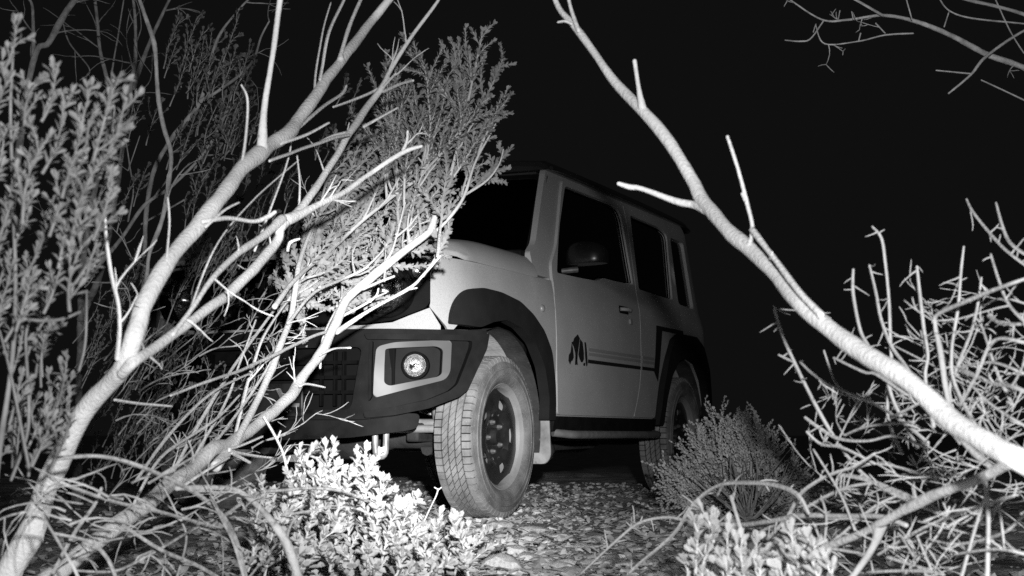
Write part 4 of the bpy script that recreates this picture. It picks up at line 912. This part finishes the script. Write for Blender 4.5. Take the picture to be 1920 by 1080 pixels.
# ---- dead twiggy thicket at the right
K = Plant('dead_twig_thicket', 'dense thicket of bare pale twigs filling the lower right corner', 'shrub', gz(2000, 2.1), 'bark5', None, None, [1040, 1300, 1500, 1900, 2200], [.84, .76, .66, .51, .48])
K.ws = .70
for sp, d0, d1 in [
    ('1452,580,8 1467,627,9 1490,680,11 1510,722,10 1530,760,11 1563,817,10 1597,867,10 1627,897,10 1680,930,12 1760,960,14', 4.1, 4.3), ('1636,425,7 1653,447,9 1660,493,9 1667,560,9 1670,633,10 1672,690,10 1665,780,10 1690,850,11', 4.5, 4.5), ('1600,505,8 1600,550,10 1613,617,10 1630,650,10 1660,700,10 1680,760,10 1720,840,12', 4.4, 4.4),
    ('1630,497,7 1643,550,9 1653,600,9 1673,650,9 1700,687,9 1740,750,10 1800,830,12', 4.5, 4.4), ('1720,500,8 1727,567,10 1733,617,10 1740,667,10 1735,710,10 1750,800,12', 4.5, 4.4), ('1807,463,6 1802,510,8 1797,577,9 1785,660,10 1790,720,10 1830,800,12', 4.6, 4.4),
    ('1940,517,11 1840,553,12 1763,587,12 1755,610,12 1765,660,16 1775,740,16 1800,820,16 1860,880,18', 4.4, 4.4), ('1840,520,5 1833,573,8 1820,627,9 1797,683,9 1780,730,9 1790,780,9', 4.5, 4.5), ('1857,477,6 1873,527,7 1893,573,8 1930,612,8', 4.5, 4.4), ('1812,373,5 1826,400,7 1867,450,8 1890,473,8 1930,503,8', 5.0, 4.9), ('1868,380,6 1890,450,9 1930,482,9', 5.0, 4.9),
    ('1853,592,10 1880,607,9 1930,608,9', 4.4, 4.3), ('1800,760,9 1833,700,9 1853,653,9 1877,635,9 1930,645,9', 4.3, 4.3), ('1805,695,14 1857,717,11 1903,727,11 1930,740,11', 4.4, 4.3), ('1460,665,6 1490,680,8', 4.1, 4.15), ('1500,678,7 1523,700,8 1553,720,8 1600,740,9 1640,757,9 1690,790,9 1740,830,10', 4.2, 4.35),
    ('1545,657,6 1563,710,7 1580,730,7 1600,745,7', 4.3, 4.3), ('1563,670,6 1620,697,8 1645,702,8 1700,740,8', 4.3, 4.4), ('1510,783,8 1537,803,9 1573,823,9 1627,827,8 1680,817,8 1740,840,9', 4.1, 4.2), ('1513,810,8 1540,833,8 1580,840,8 1640,870,8', 4.1, 4.2), ('1583,817,7 1627,800,8 1713,790,8', 4.2, 4.2), ('1670,783,8 1723,755,9', 4.2, 4.2),
    ('1180,1075,7 1200,1055,8 1265,1000,9 1300,945,10 1350,910,11 1415,905,12 1470,915,12 1500,932,12 1517,963,10', 3.8, 3.9), ('1090,1075,5 1160,1010,7 1200,980,8 1250,970,9 1300,978,10 1380,985,13 1440,977,14 1500,968,15 1580,968,15 1650,968,14 1700,985,14', 3.9, 4.0),
    ('1545,1025,14 1613,1000,18 1653,980,24 1720,943,28 1760,923,28 1840,897,30 1925,865,34 2050,900,40 2150,1010,44 2160,1080,44', 3.9, 4.1), ('1652,983,24 1640,1020,20 1620,1053,20 1590,1095,18', 3.95, 3.8), ('1440,1010,9 1475,970,9 1500,927,10 1537,900,10 1570,885,10 1600,875,9 1640,850,8', 3.95, 4.1), ('1573,890,11 1627,900,13 1673,917,14 1725,940,14', 4.1, 4.1),
    ('1420,1000,8 1470,975,9 1533,940,10 1587,915,10 1640,905,9', 4.0, 4.1), ('1525,843,6 1553,887,7 1580,933,8 1603,993,8', 4.0, 3.95), ('1847,900,13 1853,970,12 1850,1095,14', 4.0, 3.9), ('1850,925,10 1830,987,9 1800,1095,10', 4.0, 3.9), ('1647,1040,8 1700,1007,9 1760,977,10 1833,950,10 1900,930,10', 4.0, 4.1), ('1665,1045,8 1723,1063,9 1770,1078,9', 3.9, 3.9), ('1630,1073,9 1717,1070,9 1760,1075,8', 3.9, 3.9),
    ('1690,1005,6 1720,1053,7', 3.95, 3.9), ('1720,1005,7 1747,1067,7', 3.95, 3.9), ('1873,940,6 1883,1027,6', 4, 3.95), ('1545,1028,10 1580,1000,8 1640,950,8 1680,930,7', 3.95, 4.1), ('1480,1060,7 1540,1030,9 1600,1035,8 1620,1040,6', 3.9, 3.9), ('1345,930,7 1360,900,6', 3.85, 3.8), ('1400,1030,11 1385,980,9 1370,930,8', 3.7, 3.65), ('1540,1020,6 1530,990,6 1525,980,5', 3.9, 3.9), ('1545,1020,7 1550,970,7 1540,930,5', 3.9, 3.95), ('1695,1080,7 1760,1000,7 1780,950,6', 4, 4.1),
    ('1760,900,8 1700,880,8 1640,870,7 1600,880,6', 4.3, 4.2), ('1920,700,9 1860,680,8 1790,690,7', 4.5, 4.5), ('1925,800,10 1860,760,9 1820,720,7 1805,690,6', 4.4, 4.5), ('1925,570,7 1870,560,6 1810,600,5', 4.8, 4.7), ('1900,760,9 1870,700,8 1840,610,6 1820,590,5', 4.5, 4.6), ('1925,960,9 1880,1000,8 1800,1020,7 1740,1010,5', 4.0, 4.0), ('1925,1040,9 1870,1030,8 1790,1040,6', 3.9, 3.9), ('1760,690,6 1700,660,6 1660,640,4', 4.6, 4.6)]:
    K.limb(sp, d0, d1)
rk = random.Random(8)
K.side_twigs(230, .02, .07, .0028, 0, .6, None, Vector((-.15, 0, .3)), rk, .2)
K.side_twigs(12, .08, .2, .0028, 2, .45, K.lines[:10] + K.lines[12:22], Vector((-.2, 0, .4)), rk, .15)
for i in range(26):
    x = rk.uniform(1560, 1930); y = rk.uniform(740, 1080); d = rk.uniform(4.1, 5.0)
    if x < 1640 and y < 850: continue
    K.twig(K.at(x, y, d), Vector((rk.choice((-1.2, -1, .6)), rk.gauss(0, .5), rk.uniform(-.2, .9))), rk.uniform(.1, .28), .0024, .2, 2, .5, rk)
for i in range(18):
    x = rk.uniform(1720, 1930); y = rk.uniform(560, 900); d = rk.uniform(4.8, 5.6)
    K.twig(K.at(x, y, d), Vector((rk.choice((-1.2, -1, .6)), rk.gauss(0, .5), rk.uniform(-.1, 1.1))), rk.uniform(.12, .3), .0024, .2, 2, .5, rk)
for i in range(75):
    x = rk.uniform(1580, 1930); y = rk.uniform(600, 1080); d = rk.uniform(4.5, 5.4)
    if x < 1740 and y < 760 or y < 1500 - x * .55: continue
    K.twig(K.at(x, y, d), Vector((rk.choice((-1.2, -.9, .5)), rk.gauss(0, .4), rk.uniform(-.1, 1.0))), rk.uniform(.05, .2), .0020, .45, 2, .5, rk)
K.finish()
# ---- bright sprig at the bottom right
Q = Plant('low_leafy_sprigs', 'bright leafy sprigs at the bottom edge below the arching twigs at right', 'bush', gz(1420, 2.4), 'bark', 'leaf', None, [1300, 1560], [.68, .60])
rq = random.Random(2)
for tx, ty in [(1315, 955), (1310, 985), (1335, 1000), (1365, 1000), (1380, 1015), (1325, 1040), (1350, 1045), (1420, 1015), (1435, 1040), (1400, 1050), (1485, 995), (1478, 1010), (1515, 1010), (1525, 1030), (1495, 1045), (1540, 1050), (1460, 1055), (1290, 1060), (1560, 1065), (1360, 1065)]:
    d = rq.uniform(3.55, 3.8); Q.leafy(Q.at(tx + rq.uniform(-15, 25), ty + rq.uniform(60, 110), d), Q.at(tx, ty, d), .004, .046, .0105, 2, .45, 0, .24, .1, rq)
Q.finish(300)
# ---- round bush beside the rear wheel
H = Plant('round_bush', 'rounded grey fine-leaved bush beside the car, behind the thicket', 'bush', gz(1390, 6.2), 'bark2', 'leaf5', None, [0, 1], [.88, .88])
rh = random.Random(31); c0 = gz(1400, 6.16)
for i in range(250):
    u = rh.uniform(-1, 1); v = rh.random() ** .7
    tx = 1385 + u * 150; top = 755 + 150 * (abs(u + .1) ** 2.0) ; ty = top + (950 - top) * (1 - v) * .9 + rh.uniform(-8, 12); d = 6.9 + rh.uniform(-.35, .3) * (1 - v * .4)
    a = c0 + Vector((rh.gauss(0, .05), rh.gauss(0, .05), .02)); b = at(tx, ty, d); H.leafy(a.lerp(b, .35), b, .0022, .025, .0080, 3, .35, .05, .28, .3, rh)
for i in range(24):
    a = c0.copy(); H.stem(a, H.at(1385 + rh.uniform(-130, 130), rh.uniform(800, 930), 6.9 + rh.uniform(-.2, .2)), .006, .05, 0, rh)
H.finish()
# ---- far branches at the top right
ZU = .68
U = Plant('far_tree', 'dim bare branches reaching in from the top right corner', 'tree', gz(2500, 4.6), 'bark2', None, None, [0, 1], [.68, .68])
U.limb('2520,950,70 2480,600,60 2350,350,44 2150,230,28 2000,170,20 1915,125,16 1850,100,16 1775,62,14 1710,37,11 1655,28,8 1590,37,6 1540,36,5 1475,-5,4', 6.8, 6.3, 'trunk')
for sp in ['1595,-5,6 1655,28,7', '1545,38,4 1520,72,4 1500,77,4 1472,75,3', '1530,48,3 1547,82,4 1610,77,4 1660,65,5 1712,62,5', '2250,300,14 2050,90,12 1925,28,10 1815,0,9 1780,-15,8', '2000,30,9 1925,55,7 1850,105,8 1820,140,7 1778,175,5', '1822,138,5 1755,132,4', '2050,250,8 1925,190,5 1840,150,4', '2000,60,6 1925,45,5 1825,35,5 1780,20,4 1760,-5,4', '1865,-5,4 1895,60,4 1920,100,4', '1610,77,3 1614,62,4', '1660,62,3 1642,43,4', '1700,0,4 1710,37,4', '1780,20,4 1770,50,4', '1575,20,3 1572,36,3', '1597,22,3 1600,36,4', '1525,60,3 1530,45,3']:
    U.limb(sp, 6.3, 6.3)
U.side_twigs(18, .05, .16, .003, 1, .6)
U.finish()
